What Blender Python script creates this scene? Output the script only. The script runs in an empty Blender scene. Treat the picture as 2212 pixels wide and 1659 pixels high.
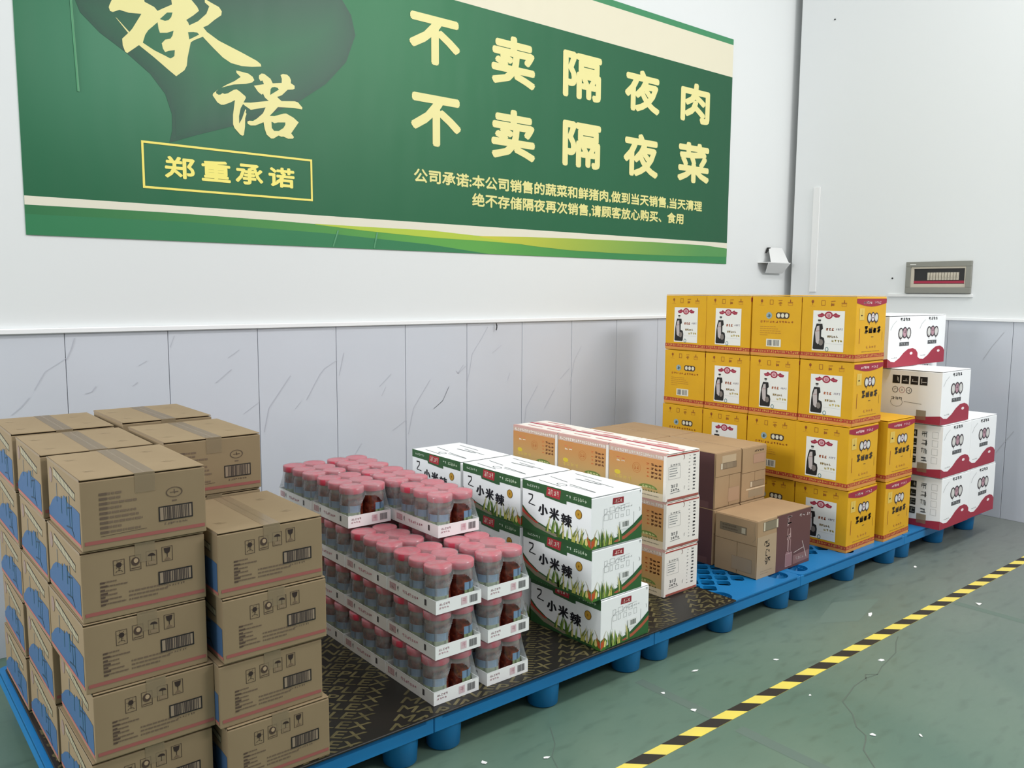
import bpy, bmesh, math, random
from math import pi, sin, cos, radians
from mathutils import Matrix, Vector

sc = bpy.context.scene
COL = sc.collection

# ------------------------------------------------------------------ camera, light, exposure
cam_data = bpy.data.cameras.new('camera')
cam = bpy.data.objects.new('camera', cam_data)
COL.objects.link(cam)
cr, cu, cf = Vector((.76945, -.63868, .00572)), Vector((.06609, .08852, .99388)), Vector((.63527, .76437, -.11033))
cam.matrix_world = Matrix(((cr.x, cu.x, -cf.x, 0), (cr.y, cu.y, -cf.y, 0), (cr.z, cu.z, -cf.z, 1.5), (0, 0, 0, 1)))
cam_data.sensor_width = 36
cam_data.lens = 29.329
cam_data.clip_start = .02
sc.camera = cam

world = bpy.data.worlds.new('hall_light')
sc.world = world
world.use_nodes = True
bg = world.node_tree.nodes['Background']
bg.inputs['Color'].default_value = (.93, .97, 1, 1)
bg.inputs['Strength'].default_value = .40

def area(name, loc, size, energy, color=(1, 1, 1), target=None):
    l = bpy.data.lights.new(name, 'AREA')
    l.shape = 'RECTANGLE'
    l.size, l.size_y = size
    l.energy = energy
    l.color = color
    o = bpy.data.objects.new(name, l)
    COL.objects.link(o)
    o.location = loc
    if target is not None:
        o.rotation_euler = (Vector(target) - Vector(loc)).to_track_quat('-Z', 'Y').to_euler()
    return o

CL = (1, .99, .97)
area('ceiling_light', (1.2, 1.0, 5.2), (2.4, .6), 66, CL)
area('ceiling_light', (4.4, .9, 5.2), (2.4, .6), 66, CL)
area('ceiling_light', (5.0, -2.6, 4.6), (2.4, .8), 165, CL, (4.2, 2.2, .6))
area('added_left_fill', (-4.2, 2.7, 3.2), (2.0, 1.6), 215, (.96, .98, 1), (2.4, 2.7, .7))  # unseen lamp added at the left to brighten the left-facing carton sides

sc.view_settings.view_transform = 'Standard'
sc.view_settings.look = 'None'
sc.view_settings.exposure = 0.13
sc.view_settings.gamma = 1.0
sc.view_settings.use_curve_mapping = False

# ------------------------------------------------------------------ colours and materials
def lin(c):
    return tuple(((v / 255) / 12.92 if v / 255 <= .04045 else ((v / 255 + .055) / 1.055) ** 2.4) for v in c[:3])

def mat(name, c, rough=.6, spec=.4, metal=0, noise=None, bump=None, coat=0, alpha=1, noise_scale=8):
    m = bpy.data.materials.new(name)
    m.use_nodes = True
    nt = m.node_tree
    b = nt.nodes['Principled BSDF']
    b.inputs['Base Color'].default_value = (*lin(c), 1)
    b.inputs['Roughness'].default_value = rough
    b.inputs['Specular IOR Level'].default_value = spec
    b.inputs['Metallic'].default_value = metal
    b.inputs['Coat Weight'].default_value = coat
    b.inputs['Alpha'].default_value = alpha
    tc = nt.nodes.new('ShaderNodeTexCoord')
    if noise:
        n = nt.nodes.new('ShaderNodeTexNoise')
        n.inputs['Scale'].default_value = noise_scale
        n.inputs['Detail'].default_value = 5
        r = nt.nodes.new('ShaderNodeMix')
        r.data_type = 'RGBA'
        r.inputs[6].default_value = (*lin(c), 1)
        r.inputs[7].default_value = (*lin(noise), 1)
        mp = nt.nodes.new('ShaderNodeMapRange')
        mp.inputs[1].default_value = .35
        mp.inputs[2].default_value = .7
        nt.links.new(tc.outputs['Object'], n.inputs['Vector'])
        nt.links.new(n.outputs['Fac'], mp.inputs[0])
        nt.links.new(mp.outputs[0], r.inputs[0])
        nt.links.new(r.outputs[2], b.inputs['Base Color'])
    if bump:
        n = nt.nodes.new('ShaderNodeTexNoise')
        n.inputs['Scale'].default_value = bump[0]
        bp = nt.nodes.new('ShaderNodeBump')
        bp.inputs['Strength'].default_value = bump[1]
        bp.inputs['Distance'].default_value = .02
        nt.links.new(tc.outputs['Object'], n.inputs['Vector'])
        nt.links.new(n.outputs['Fac'], bp.inputs['Height'])
        nt.links.new(bp.outputs[0], b.inputs['Normal'])
    return m

def ink_mat(name, rough=.55, bump=None, var=0):
    m = bpy.data.materials.new(name)
    m.use_nodes = True
    nt = m.node_tree
    b = nt.nodes['Principled BSDF']
    a = nt.nodes.new('ShaderNodeVertexColor')
    a.layer_name = 'ink'
    nt.links.new(a.outputs['Color'], b.inputs['Base Color'])
    b.inputs['Roughness'].default_value = rough
    b.inputs['Specular IOR Level'].default_value = .35
    if bump:
        tc = nt.nodes.new('ShaderNodeTexCoord')
        mpg = nt.nodes.new('ShaderNodeMapping')
        mpg.inputs['Scale'].default_value = bump[2]
        n = nt.nodes.new('ShaderNodeTexNoise')
        n.inputs['Scale'].default_value = bump[0]
        bp = nt.nodes.new('ShaderNodeBump')
        bp.inputs['Strength'].default_value = bump[1]
        bp.inputs['Distance'].default_value = .02
        nt.links.new(tc.outputs['Object'], mpg.inputs[0])
        nt.links.new(mpg.outputs[0], n.inputs['Vector'])
        nt.links.new(n.outputs['Fac'], bp.inputs['Height'])
        nt.links.new(bp.outputs[0], b.inputs['Normal'])
    return m

M = {}
M['ink'] = ink_mat('printed_ink')
M['vinyl'] = ink_mat('banner_vinyl', .42, (3, .5, (1, 1, .35)))
M['kraft'] = mat('kraft_cardboard', (150, 131, 102), .75, .25, noise=(143, 124, 96), noise_scale=5)
M['kraft_warm'] = mat('warm_kraft_cardboard', (174, 145, 111), .75, .25, noise=(164, 136, 104), noise_scale=4)
M['yellow'] = mat('yellow_cardboard', (226, 172, 30), .5, .3, noise=(219, 165, 33))
M['white_card'] = mat('white_cardboard', (248, 250, 251), .5, .4)
M['cream_card'] = mat('cream_cardboard', (240, 234, 226), .55, .4)
M['tape'] = mat('packing_tape', (166, 147, 118), .25, .5, alpha=.45)
M['pallet'] = mat('blue_plastic', (12, 122, 184), .38, .5, noise=(14, 114, 175), noise_scale=3)
M['ply'] = mat('film_faced_plywood', (27, 26, 23), .42, .35, noise=(34, 31, 27), noise_scale=6)
M['floor_paint'] = None
M['wall'] = mat('white_wall_paint', (221, 224, 224), .7, .3, bump=(2.0, .05))
M['tile'] = mat('polished_wall_panel', (204, 208, 216), .22, .5, noise=(199, 203, 211), noise_scale=1.2)
M['joint'] = mat('panel_joint', (140, 140, 145), .8)
M['trim'] = mat('white_trim', (238, 239, 240), .4, .5)
M['dark'] = mat('dark_gap', (30, 30, 30), .8)
M['lid'] = mat('coral_lid_plastic', (216, 72, 96), .35, .5)
M['tray'] = mat('tray_white_card', (248, 249, 249), .5, .4)
M['label_paper'] = ink_mat('jar_label_paper', .4)
M['grey_box'] = mat('grey_plastic', (132, 132, 124), .4, .5)
M['beige'] = mat('beige_plastic', (190, 182, 166), .4, .5)
M['black_plastic'] = mat('black_plastic', (36, 35, 38), .4)
M['red_strip'] = mat('red_strip_plastic', (160, 38, 66), .4)
M['paper'] = mat('white_paper', (240, 240, 238), .6)
M['plate'] = mat('white_sheet_metal', (226, 227, 226), .35, .5)

def jar_glass():
    m = mat('sauce_filled_glass', (96, 36, 26), .1, .6, coat=.6)
    nt = m.node_tree
    b = nt.nodes['Principled BSDF']
    tc = nt.nodes.new('ShaderNodeTexCoord')
    n = nt.nodes.new('ShaderNodeTexNoise')
    n.inputs['Scale'].default_value = 55
    n.inputs['Detail'].default_value = 4
    ramp = nt.nodes.new('ShaderNodeValToRGB')
    e = ramp.color_ramp.elements
    e[0].position, e[0].color = .35, (*lin((66, 18, 14)), 1)
    e[1].position, e[1].color = .62, (*lin((118, 48, 32)), 1)
    x = e.new(.72); x.color = (*lin((158, 92, 62)), 1)
    sep = nt.nodes.new('ShaderNodeSeparateXYZ')
    mp = nt.nodes.new('ShaderNodeMapRange')
    mp.inputs[1].default_value, mp.inputs[2].default_value = .103, .112
    mx = nt.nodes.new('ShaderNodeMix')
    mx.data_type = 'RGBA'
    mx.inputs[7].default_value = (*lin((128, 108, 88)), 1)
    nt.links.new(tc.outputs['Object'], n.inputs['Vector'])
    nt.links.new(n.outputs['Fac'], ramp.inputs[0])
    nt.links.new(tc.outputs['Object'], sep.inputs[0])
    nt.links.new(sep.outputs[2], mp.inputs[0])
    nt.links.new(mp.outputs[0], mx.inputs[0])
    nt.links.new(ramp.outputs[0], mx.inputs[6])
    nt.links.new(mx.outputs[2], b.inputs['Base Color'])
    return m
M['jar'] = jar_glass()

def film_mat():
    m = bpy.data.materials.new('shrink_film')
    m.use_nodes = True
    nt = m.node_tree
    b = nt.nodes['Principled BSDF']
    b.inputs['Base Color'].default_value = (.50, .53, .54, 1)
    b.inputs['Roughness'].default_value = .16
    b.inputs['Specular IOR Level'].default_value = .6
    tc = nt.nodes.new('ShaderNodeTexCoord')
    n = nt.nodes.new('ShaderNodeTexNoise')
    n.inputs['Scale'].default_value = 14
    n.inputs['Distortion'].default_value = 1.5
    mp = nt.nodes.new('ShaderNodeMapRange')
    mp.inputs[1].default_value, mp.inputs[2].default_value = .35, .7
    mp.inputs[3].default_value, mp.inputs[4].default_value = .20, .42
    bp = nt.nodes.new('ShaderNodeBump')
    bp.inputs['Strength'].default_value = .25
    bp.inputs['Distance'].default_value = .01
    nt.links.new(tc.outputs['Object'], n.inputs['Vector'])
    nt.links.new(n.outputs['Fac'], mp.inputs[0])
    nt.links.new(mp.outputs[0], b.inputs['Alpha'])
    nt.links.new(n.outputs['Fac'], bp.inputs['Height'])
    nt.links.new(bp.outputs[0], b.inputs['Normal'])
    return m
M['film'] = film_mat()

def floor_mat():
    m = bpy.data.materials.new('green_epoxy_floor')
    m.use_nodes = True
    nt = m.node_tree
    b = nt.nodes['Principled BSDF']
    tc = nt.nodes.new('ShaderNodeTexCoord')
    n1 = nt.nodes.new('ShaderNodeTexNoise'); n1.inputs['Scale'].default_value = 1.1; n1.inputs['Detail'].default_value = 6; n1.inputs['Distortion'].default_value = .6
    n2 = nt.nodes.new('ShaderNodeTexNoise'); n2.inputs['Scale'].default_value = 9; n2.inputs['Detail'].default_value = 8
    mpg = nt.nodes.new('ShaderNodeMapping'); mpg.inputs['Scale'].default_value = (1, 2.6, 1)
    r1 = nt.nodes.new('ShaderNodeValToRGB')
    e = r1.color_ramp.elements
    e[0].position, e[0].color = .3, (*lin((84, 112, 98)), 1)
    e[1].position, e[1].color = .72, (*lin((106, 128, 111)), 1)
    r2 = nt.nodes.new('ShaderNodeValToRGB')
    e = r2.color_ramp.elements
    e[0].position, e[0].color = .30, (.62, .62, .62, 1)
    e[1].position, e[1].color = .46, (1, 1, 1, 1)
    sep = nt.nodes.new('ShaderNodeSeparateXYZ')
    mr = nt.nodes.new('ShaderNodeMapRange'); mr.inputs[1].default_value, mr.inputs[2].default_value = 2.6, 5.6
    mx = nt.nodes.new('ShaderNodeMix'); mx.data_type = 'RGBA'; mx.inputs[7].default_value = (*lin((114, 119, 115)), 1)
    mul = nt.nodes.new('ShaderNodeMix'); mul.data_type = 'RGBA'; mul.blend_type = 'MULTIPLY'; mul.inputs[0].default_value = .4
    L = nt.links.new
    L(tc.outputs['Object'], n1.inputs['Vector']); L(tc.outputs['Object'], mpg.inputs[0]); L(mpg.outputs[0], n2.inputs['Vector'])
    L(n1.outputs['Fac'], r1.inputs[0]); L(n2.outputs['Fac'], r2.inputs[0])
    L(tc.outputs['Object'], sep.inputs[0]); L(sep.outputs[0], mr.inputs[0]); L(mr.outputs[0], mx.inputs[0])
    L(r1.outputs[0], mx.inputs[6]); L(mx.outputs[2], mul.inputs[6]); L(r2.outputs[0], mul.inputs[7]); L(mul.outputs[2], b.inputs['Base Color'])
    mr2 = nt.nodes.new('ShaderNodeMapRange'); mr2.inputs[3].default_value, mr2.inputs[4].default_value = .28, .55
    L(n2.outputs['Fac'], mr2.inputs[0]); L(mr2.outputs[0], b.inputs['Roughness'])
    b.inputs['Specular IOR Level'].default_value = .4
    return m
M['floor_paint'] = floor_mat()

# ------------------------------------------------------------------ geometry helpers
def link(name, me, mats, parent=None):
    for k in mats:
        me.materials.append(M[k] if isinstance(k, str) else k)
    o = bpy.data.objects.new(name, me)
    COL.objects.link(o)
    o.parent = parent
    return o

def bm_obj(name, bm, mats, parent=None, smooth=False):
    me = bpy.data.meshes.new(name)
    bm.normal_update()
    bm.to_mesh(me)
    bm.free()
    if smooth:
        for p in me.polygons:
            p.use_smooth = True
    return link(name, me, mats, parent)

def box(bm, x0, x1, y0, y1, z0, z1, bev=0, seg=1, mi=0):
    vs = [bm.verts.new(p) for p in ((x0, y0, z0), (x1, y0, z0), (x1, y1, z0), (x0, y1, z0), (x0, y0, z1), (x1, y0, z1), (x1, y1, z1), (x0, y1, z1))]
    fs = [bm.faces.new([vs[i] for i in q]) for q in ((0, 3, 2, 1), (4, 5, 6, 7), (0, 1, 5, 4), (1, 2, 6, 5), (2, 3, 7, 6), (3, 0, 4, 7))]
    for f in fs:
        f.material_index = mi
    if bev:
        es = list({e for f in fs for e in f.edges})
        bmesh.ops.bevel(bm, geom=es, offset=bev, segments=seg, affect='EDGES', profile=.5)
    return bm

def empty(name, loc, label, cat, group=None, rz=0):
    o = bpy.data.objects.new(name, None)
    o.empty_display_size = .05
    COL.objects.link(o)
    o.location = loc
    o.rotation_euler = (0, 0, rz)
    tag(o, label, cat, group)
    return o

def tag(o, label=None, cat=None, group=None, kind=None):
    for k, v in (('label', label), ('category', cat), ('group', group), ('kind', kind)):
        if v:
            o[k] = v
    return o

def copy_tree(o, parent=None):
    c = o.copy()
    COL.objects.link(c)
    c.parent = parent
    for ch in o.children:
        copy_tree(ch, c)
    return c

# text as flat triangles, cached per string
_text = {}
def text_mesh(s):
    if s not in _text:
        c = bpy.data.curves.new('t', 'FONT')
        c.body = s
        c.resolution_u = 2
        o = bpy.data.objects.new('t', c)
        COL.objects.link(o)
        dg = bpy.context.evaluated_depsgraph_get()
        ev = o.evaluated_get(dg)
        me = ev.to_mesh()
        vs = [(v.co.x, v.co.y) for v in me.vertices]
        fs = [tuple(p.vertices) for p in me.polygons]
        ev.to_mesh_clear()
        bpy.data.objects.remove(o)
        bpy.data.curves.remove(c)
        xs = [v[0] for v in vs]; ys = [v[1] for v in vs]
        _text[s] = (vs, fs, min(xs), max(xs), min(ys), max(ys))
    return _text[s]

class Print:
    """flat printing on one plane: origin O, unit axes u (right) and v (up), normal n, metre coordinates"""
    def __init__(self, O, u, v, lift=.0007, step=.00022):
        self.O, self.u, self.v = Vector(O), Vector(u), Vector(v)
        self.n = self.u.cross(self.v)
        self.lift, self.step = lift, step
        self.V, self.F, self.C = [], [], []
        self.ox = self.oy = 0
        self.sx = self.sy = 1
        self.rnd = random.Random(5)

    def P(self, x, y, layer):
        return self.O + self.u * (self.ox + x * self.sx) + self.v * (self.oy + y * self.sy) + self.n * (self.lift + self.step * layer)

    def poly(self, pts, col, layer=0):
        k = len(self.V)
        a = sum(pts[i][0] * pts[(i + 1) % len(pts)][1] - pts[(i + 1) % len(pts)][0] * pts[i][1] for i in range(len(pts)))
        if a * self.sx * self.sy < 0:
            pts = pts[::-1]
        self.V += [self.P(x, y, layer) for x, y in pts]
        if len(pts) > 4:
            from mathutils.geometry import tessellate_polygon
            for t in tessellate_polygon([[Vector((x, y, 0)) for x, y in pts]]):
                p = [pts[i] for i in t]
                aa = (p[1][0] - p[0][0]) * (p[2][1] - p[0][1]) - (p[2][0] - p[0][0]) * (p[1][1] - p[0][1])
                t = tuple(t) if aa * self.sx * self.sy > 0 else tuple(t)[::-1]
                self.F.append(tuple(k + i for i in t))
                self.C.append(col)
        else:
            self.F.append(tuple(range(k, k + len(pts))))
            self.C.append(col)

    def rect(self, x0, y0, x1, y1, col, layer=0):
        self.poly([(x0, y0), (x1, y0), (x1, y1), (x0, y1)], col, layer)

    def frame(self, x0, y0, x1, y1, t, col, layer=0):
        tx = t / self.sx; ty = t / self.sy
        self.rect(x0, y0, x1, y0 + ty, col, layer); self.rect(x0, y1 - ty, x1, y1, col, layer)
        self.rect(x0, y0 + ty, x0 + tx, y1 - ty, col, layer); self.rect(x1 - tx, y0 + ty, x1, y1 - ty, col, layer)

    def ell(self, cx, cy, rx, ry, col, layer=0, n=20, a0=0, a1=2 * pi):
        self.poly([(cx + rx * cos(a0 + (a1 - a0) * i / n), cy + ry * sin(a0 + (a1 - a0) * i / n)) for i in range(n)], col, layer)

    def ring(self, cx, cy, rx, ry, t, col, layer=0, n=24, a0=0, a1=2 * pi):
        for i in range(n):
            a, b = a0 + (a1 - a0) * i / n, a0 + (a1 - a0) * (i + 1) / n
            self.poly([(cx + (rx - t) * cos(a), cy + (ry - t) * sin(a)), (cx + rx * cos(a), cy + ry * sin(a)),
                       (cx + rx * cos(b), cy + ry * sin(b)), (cx + (rx - t) * cos(b), cy + (ry - t) * sin(b))], col, layer)

    def line(self, pts, w, col, layer=0, w1=None):
        n = len(pts)
        for i in range(n - 1):
            (x0, y0), (x1, y1) = pts[i], pts[i + 1]
            dx, dy = (x1 - x0) * self.sx, (y1 - y0) * self.sy
            L = math.hypot(dx, dy) or 1e-6
            wa = w if w1 is None else w + (w1 - w) * i / max(1, n - 1)
            wb = w if w1 is None else w + (w1 - w) * (i + 1) / max(1, n - 1)
            nx, ny = -dy / L / 2, dx / L / 2
            self.poly([(x0 + nx * wa / self.sx, y0 + ny * wa / self.sy), (x0 - nx * wa / self.sx, y0 - ny * wa / self.sy),
                       (x1 - nx * wb / self.sx, y1 - ny * wb / self.sy), (x1 + nx * wb / self.sx, y1 + ny * wb / self.sy)], col, layer)

    def text(self, s, x0, y0, x1, y1, col, layer=0, bold=0.0, clip=None, T=None, full=False):
        vs, fs, a0, a1, b0, b1 = text_mesh(s)
        kx, ky = (x1 - x0) / (a1 - a0), (y1 - y0) / (b1 - b0)
        offs = [(0, 0)]
        if bold:
            offs = [(bold * cos(t), bold * sin(t)) for t in [i * pi / 4 for i in range(8)]] if full else [(-bold, 0), (bold, 0), (0, bold), (0, -bold)]
        for j, (dx, dy) in enumerate(offs):
            k = len(self.V)
            for x, y in vs:
                X = x0 + (x - a0) * kx + dx; Y = y0 + (y - b0) * ky + dy
                if T:
                    X, Y = T(X, Y)
                self.V.append(self.P(X, Y, layer + .08 * j))
            for f in fs:
                self.F.append(tuple(k + i for i in f))
                self.C.append(col)

    # a cell of illegible writing, drawn as a few strokes
    def scrawl(self, x0, y0, x1, y1, col, layer=0, w=None, n=5):
        W, H = x1 - x0, y1 - y0
        w = w or min(W * self.sx, H * self.sy) * .13
        r = self.rnd
        for i in range(n):
            if r.random() < .5:
                y = y0 + H * r.uniform(.1, .9); a = r.uniform(0, .3)
                self.line([(x0 + W * a, y), (x0 + W * r.uniform(.7, 1), y)], w, col, layer)
            else:
                x = x0 + W * r.uniform(.1, .9); a = r.uniform(0, .3)
                self.line([(x, y0 + H * a), (x, y0 + H * r.uniform(.7, 1))], w, col, layer)

    def words(self, x0, y0, x1, y1, n, col, layer=0, w=None, k=5):
        W = (x1 - x0) / n
        for i in range(n):
            self.scrawl(x0 + W * (i + .08), y0, x0 + W * (i + .92), y1, col, layer, w, k)

    def rows(self, x0, y0, x1, y1, n, col, layer=0, fill=.5, ragged=.4):
        H = (y1 - y0) / n
        r = self.rnd
        for i in range(n):
            y = y0 + H * i
            e = x1 - (x1 - x0) * r.uniform(0, ragged)
            x = x0
            while x < e:
                w = (x1 - x0) * r.uniform(.03, .16)
                self.rect(x, y + H * (1 - fill) / 2, min(x + w, e), y + H * (1 + fill) / 2, col, layer)
                x += w + (x1 - x0) * .02

    def barcode(self, x0, y0, x1, y1, col, layer=0, n=16):
        r = self.rnd
        W = (x1 - x0) / n
        for i in range(n):
            self.rect(x0 + W * i, y0, x0 + W * (i + r.uniform(.3, .8)), y1, col, layer)

    def build(self, name, parent=None, m='ink'):
        me = bpy.data.meshes.new(name)
        me.from_pydata([tuple(v) for v in self.V], [], self.F)
        ca = me.color_attributes.new('ink', 'FLOAT_COLOR', 'CORNER')
        buf = []
        for f, c in zip(self.F, self.C):
            if callable(c):
                for vi in f:
                    buf += [*lin(c(self.V[vi])), 1]
            else:
                L = lin(c)
                for _ in f:
                    buf += [*L, 1]
        ca.data.foreach_set('color', buf)
        return link(name, me, [m], parent)

# ------------------------------------------------------------------ flat artwork of the banner and veins (metres on the wall: x, z)
CHENG=[(1.028,2.7),(1.013,2.667),(1.01,2.657),(1.014,2.643),(1.025,2.641),(1.051,2.655),(1.087,2.651),(1.138,2.657),(1.129,2.641),(1.1,2.591),(1.089,2.576),(1.057,2.541),(1.058,2.514),(1.067,2.489),(1.075,2.486),(1.123,2.527),(1.184,2.487),(1.245,2.443),(1.273,2.424),(1.309,2.455),(1.32,2.476),(1.325,2.512),(1.341,2.579),(1.356,2.591),(1.395,2.613),(1.413,2.597),(1.442,2.572),(1.482,2.54),(1.519,2.522),(1.568,2.517),(1.618,2.522),(1.662,2.531),(1.66,2.541),(1.641,2.553),(1.567,2.578),(1.467,2.609),(1.414,2.637),(1.398,2.654),(1.419,2.666),(1.45,2.696),(1.481,2.722),(1.484,2.739),(1.472,2.755),(1.435,2.767),(1.409,2.777),(1.409,2.761),(1.428,2.749),(1.414,2.714),(1.376,2.675),(1.337,2.65),(1.333,2.661),(1.325,2.67),(1.357,2.696),(1.382,2.72),(1.375,2.735),(1.349,2.761),(1.263,2.751),(1.266,2.722),(1.223,2.695),(1.205,2.683),(1.192,2.696),(1.153,2.709),(1.15,2.727)]
CH1=[(1.213,2.651),(1.244,2.684),(1.267,2.689),(1.261,2.669),(1.249,2.654),(1.234,2.648)]
CH2=[(1.331,2.62),(1.354,2.625),(1.371,2.626),(1.379,2.619),(1.335,2.59)]
CH3=[(1.139,2.54),(1.15,2.574),(1.163,2.595),(1.203,2.636),(1.206,2.609),(1.211,2.594),(1.241,2.6),(1.269,2.614),(1.263,2.592),(1.254,2.578),(1.232,2.57),(1.217,2.552),(1.221,2.531),(1.23,2.517),(1.245,2.526),(1.271,2.533),(1.268,2.508),(1.258,2.499),(1.25,2.495),(1.231,2.502),(1.185,2.517)]
NUO1=[(1.542,2.493),(1.563,2.492),(1.599,2.489),(1.619,2.478),(1.627,2.464),(1.616,2.452),(1.586,2.441),(1.528,2.429),(1.472,2.407),(1.497,2.424),(1.533,2.445),(1.562,2.468),(1.543,2.483)]
NUO2=[(1.458,2.398),(1.446,2.386),(1.447,2.378),(1.458,2.373),(1.467,2.376),(1.475,2.383),(1.485,2.381),(1.5,2.386),(1.527,2.405),(1.541,2.41),(1.554,2.404),(1.582,2.385),(1.584,2.378),(1.572,2.356),(1.606,2.36),(1.694,2.381),(1.676,2.393),(1.667,2.41),(1.66,2.404),(1.644,2.414),(1.624,2.439),(1.673,2.453),(1.666,2.469),(1.657,2.464),(1.649,2.476),(1.65,2.489),(1.663,2.5),(1.676,2.5),(1.706,2.483),(1.716,2.464),(1.761,2.473),(1.762,2.492),(1.756,2.508),(1.768,2.515),(1.789,2.515),(1.801,2.507),(1.808,2.493),(1.807,2.479),(1.826,2.47),(1.826,2.457),(1.817,2.451),(1.79,2.446),(1.76,2.416),(1.736,2.405),(1.758,2.389),(1.825,2.398),(1.842,2.395),(1.864,2.374),(1.862,2.365),(1.817,2.366),(1.739,2.359),(1.714,2.331),(1.697,2.313),(1.72,2.315),(1.768,2.333),(1.78,2.335),(1.816,2.321),(1.843,2.302),(1.803,2.246),(1.817,2.23),(1.811,2.222),(1.787,2.219),(1.763,2.226),(1.752,2.224),(1.739,2.228),(1.713,2.211),(1.701,2.21),(1.68,2.225),(1.671,2.25),(1.666,2.28),(1.626,2.26),(1.603,2.257),(1.589,2.263),(1.587,2.272),(1.597,2.278),(1.615,2.279),(1.634,2.292),(1.664,2.32),(1.678,2.349),(1.633,2.336),(1.606,2.328),(1.576,2.344),(1.57,2.349),(1.558,2.329),(1.549,2.292),(1.549,2.259),(1.563,2.283),(1.58,2.328),(1.584,2.324),(1.581,2.313),(1.585,2.307),(1.578,2.287),(1.576,2.249),(1.569,2.209),(1.561,2.206),(1.552,2.21),(1.526,2.236),(1.52,2.252),(1.521,2.294),(1.532,2.361),(1.512,2.348),(1.481,2.333),(1.468,2.331),(1.451,2.339),(1.43,2.367),(1.433,2.376)]
NH1=[(1.702,2.409),(1.705,2.436),(1.712,2.445),(1.726,2.449),(1.74,2.447),(1.746,2.44)]
NH2=[(1.705,2.287),(1.711,2.286),(1.72,2.282),(1.736,2.288),(1.774,2.293),(1.774,2.282),(1.764,2.266),(1.74,2.249),(1.717,2.247),(1.706,2.259)]
HEART=[(0.879,2.675),(0.9,2.615),(0.972,2.548),(1.073,2.486),(1.165,2.416),(1.224,2.342),(1.249,2.261),(1.247,2.189),(1.234,2.138),(1.355,2.185),(1.524,2.246),(1.72,2.332),(1.84,2.395),(1.992,2.505),(2.104,2.627),(2.158,2.765),(2.136,2.857),(2.073,2.938)]
HEARTIN=[(0.954,2.692),(0.976,2.618),(1.037,2.563),(1.147,2.489),(1.221,2.425),(1.281,2.351),(1.307,2.269),(1.319,2.206),(1.526,2.291),(1.721,2.378),(1.841,2.45),(1.948,2.553),(2.022,2.668),(2.043,2.782),(2.017,2.856),(1.956,2.912)]
THIN=[(1.034,2.623),(1.04,2.619),(1.087,2.573),(1.082,2.568)]
VEINS=[[(0.783,1.215),(0.701,1.163),(0.659,1.09)],[(0.639,1.061),(0.611,1.027),(0.573,0.995)],[(0.816,1.296),(0.802,1.25),(0.782,1.208)],[(1.098,1.188),(1.064,1.169)],[(1.057,1.097),(1.035,1.081)],[(0.889,1.09),(0.873,1.068),(0.845,1.061)],[(1.221,1.295),(1.2,1.244)],[(1.514,1.22),(1.461,1.185)],[(1.475,1.13),(1.398,1.071)],[(1.602,0.964),(1.525,0.914)],[(1.768,1.083),(1.653,0.932),(1.626,0.817)],[(2.02,1.146),(1.951,1.108),(1.925,1.079),(1.851,0.958)],[(1.82,0.95),(1.788,0.916)],[(2.061,1.182),(2.033,1.068)],[(2.341,1.057),(2.268,0.995)],[(2.307,0.989),(2.28,0.943)],[(2.433,0.8),(2.346,0.751)],[(2.592,1.011),(2.481,0.862),(2.446,0.72)],[(2.717,0.961),(2.676,0.887),(2.612,0.845)],[(2.818,1.081),(2.781,1.035)],[(2.156,0.701),(2.112,0.642)],[(2.996,1.295),(2.955,1.234),(2.882,1.142),(2.864,1.042),(2.844,0.978)],[(3.097,1.183),(3.027,1.138)],[(3.164,1.017),(3.146,0.973)],[(3.385,0.923),(3.293,0.794),(3.282,0.694)],[(3.527,0.89),(3.444,0.777)],[(3.655,1.016),(3.577,0.955)],[(3.758,1.153),(3.698,1.067),(3.66,0.908)],[(2.837,1.074),(2.782,1.034),(2.768,1.051)],[(2.718,0.965),(2.674,0.886),(2.615,0.848)]]

# ================================================================== THE SETTING
YW, XW = 3.84, 6.05
b = bmesh.new(); box(b, -1.6, 6.95, -2.2, 4.0, -.12, 0)
floor = tag(bm_obj('floor', b, ['floor_paint']), kind='structure')
b = bmesh.new(); box(b, -1.6, 6.95, YW, YW + .15, 0, 4.8)
wall_back = tag(bm_obj('wall_back', b, ['wall']), kind='structure')
b = bmesh.new(); box(b, XW, XW + .9, -2.2, 3.775, 0, 4.8, .004)
wall_right = tag(bm_obj('wall_right', b, ['wall']), kind='structure')

ZL = 1.318
# wainscot panels, one slab each with open joints between
def tile_panel(i, x0, x1, parent):
    bb = bmesh.new()
    box(bb, x0 + .0012, x1 - .0012, YW - .012, YW, 0, ZL, .0015)
    return bm_obj('wall_panel', bb, ['tile'], parent)
x = .779 - .4133 * 5
i = 0
while x < XW + .3:
    tile_panel(i, x, x + .4133, wall_back); x += .4133; i += 1
y = 3.77; i = 0
while y > -1.9:
    bb = bmesh.new(); box(bb, XW - .012, XW, y - .4133 + .0012, y - .0012, 0, ZL, .0015)
    bm_obj('wall_panel', bb, ['tile'], wall_right); y -= .4133; i += 1
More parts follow.
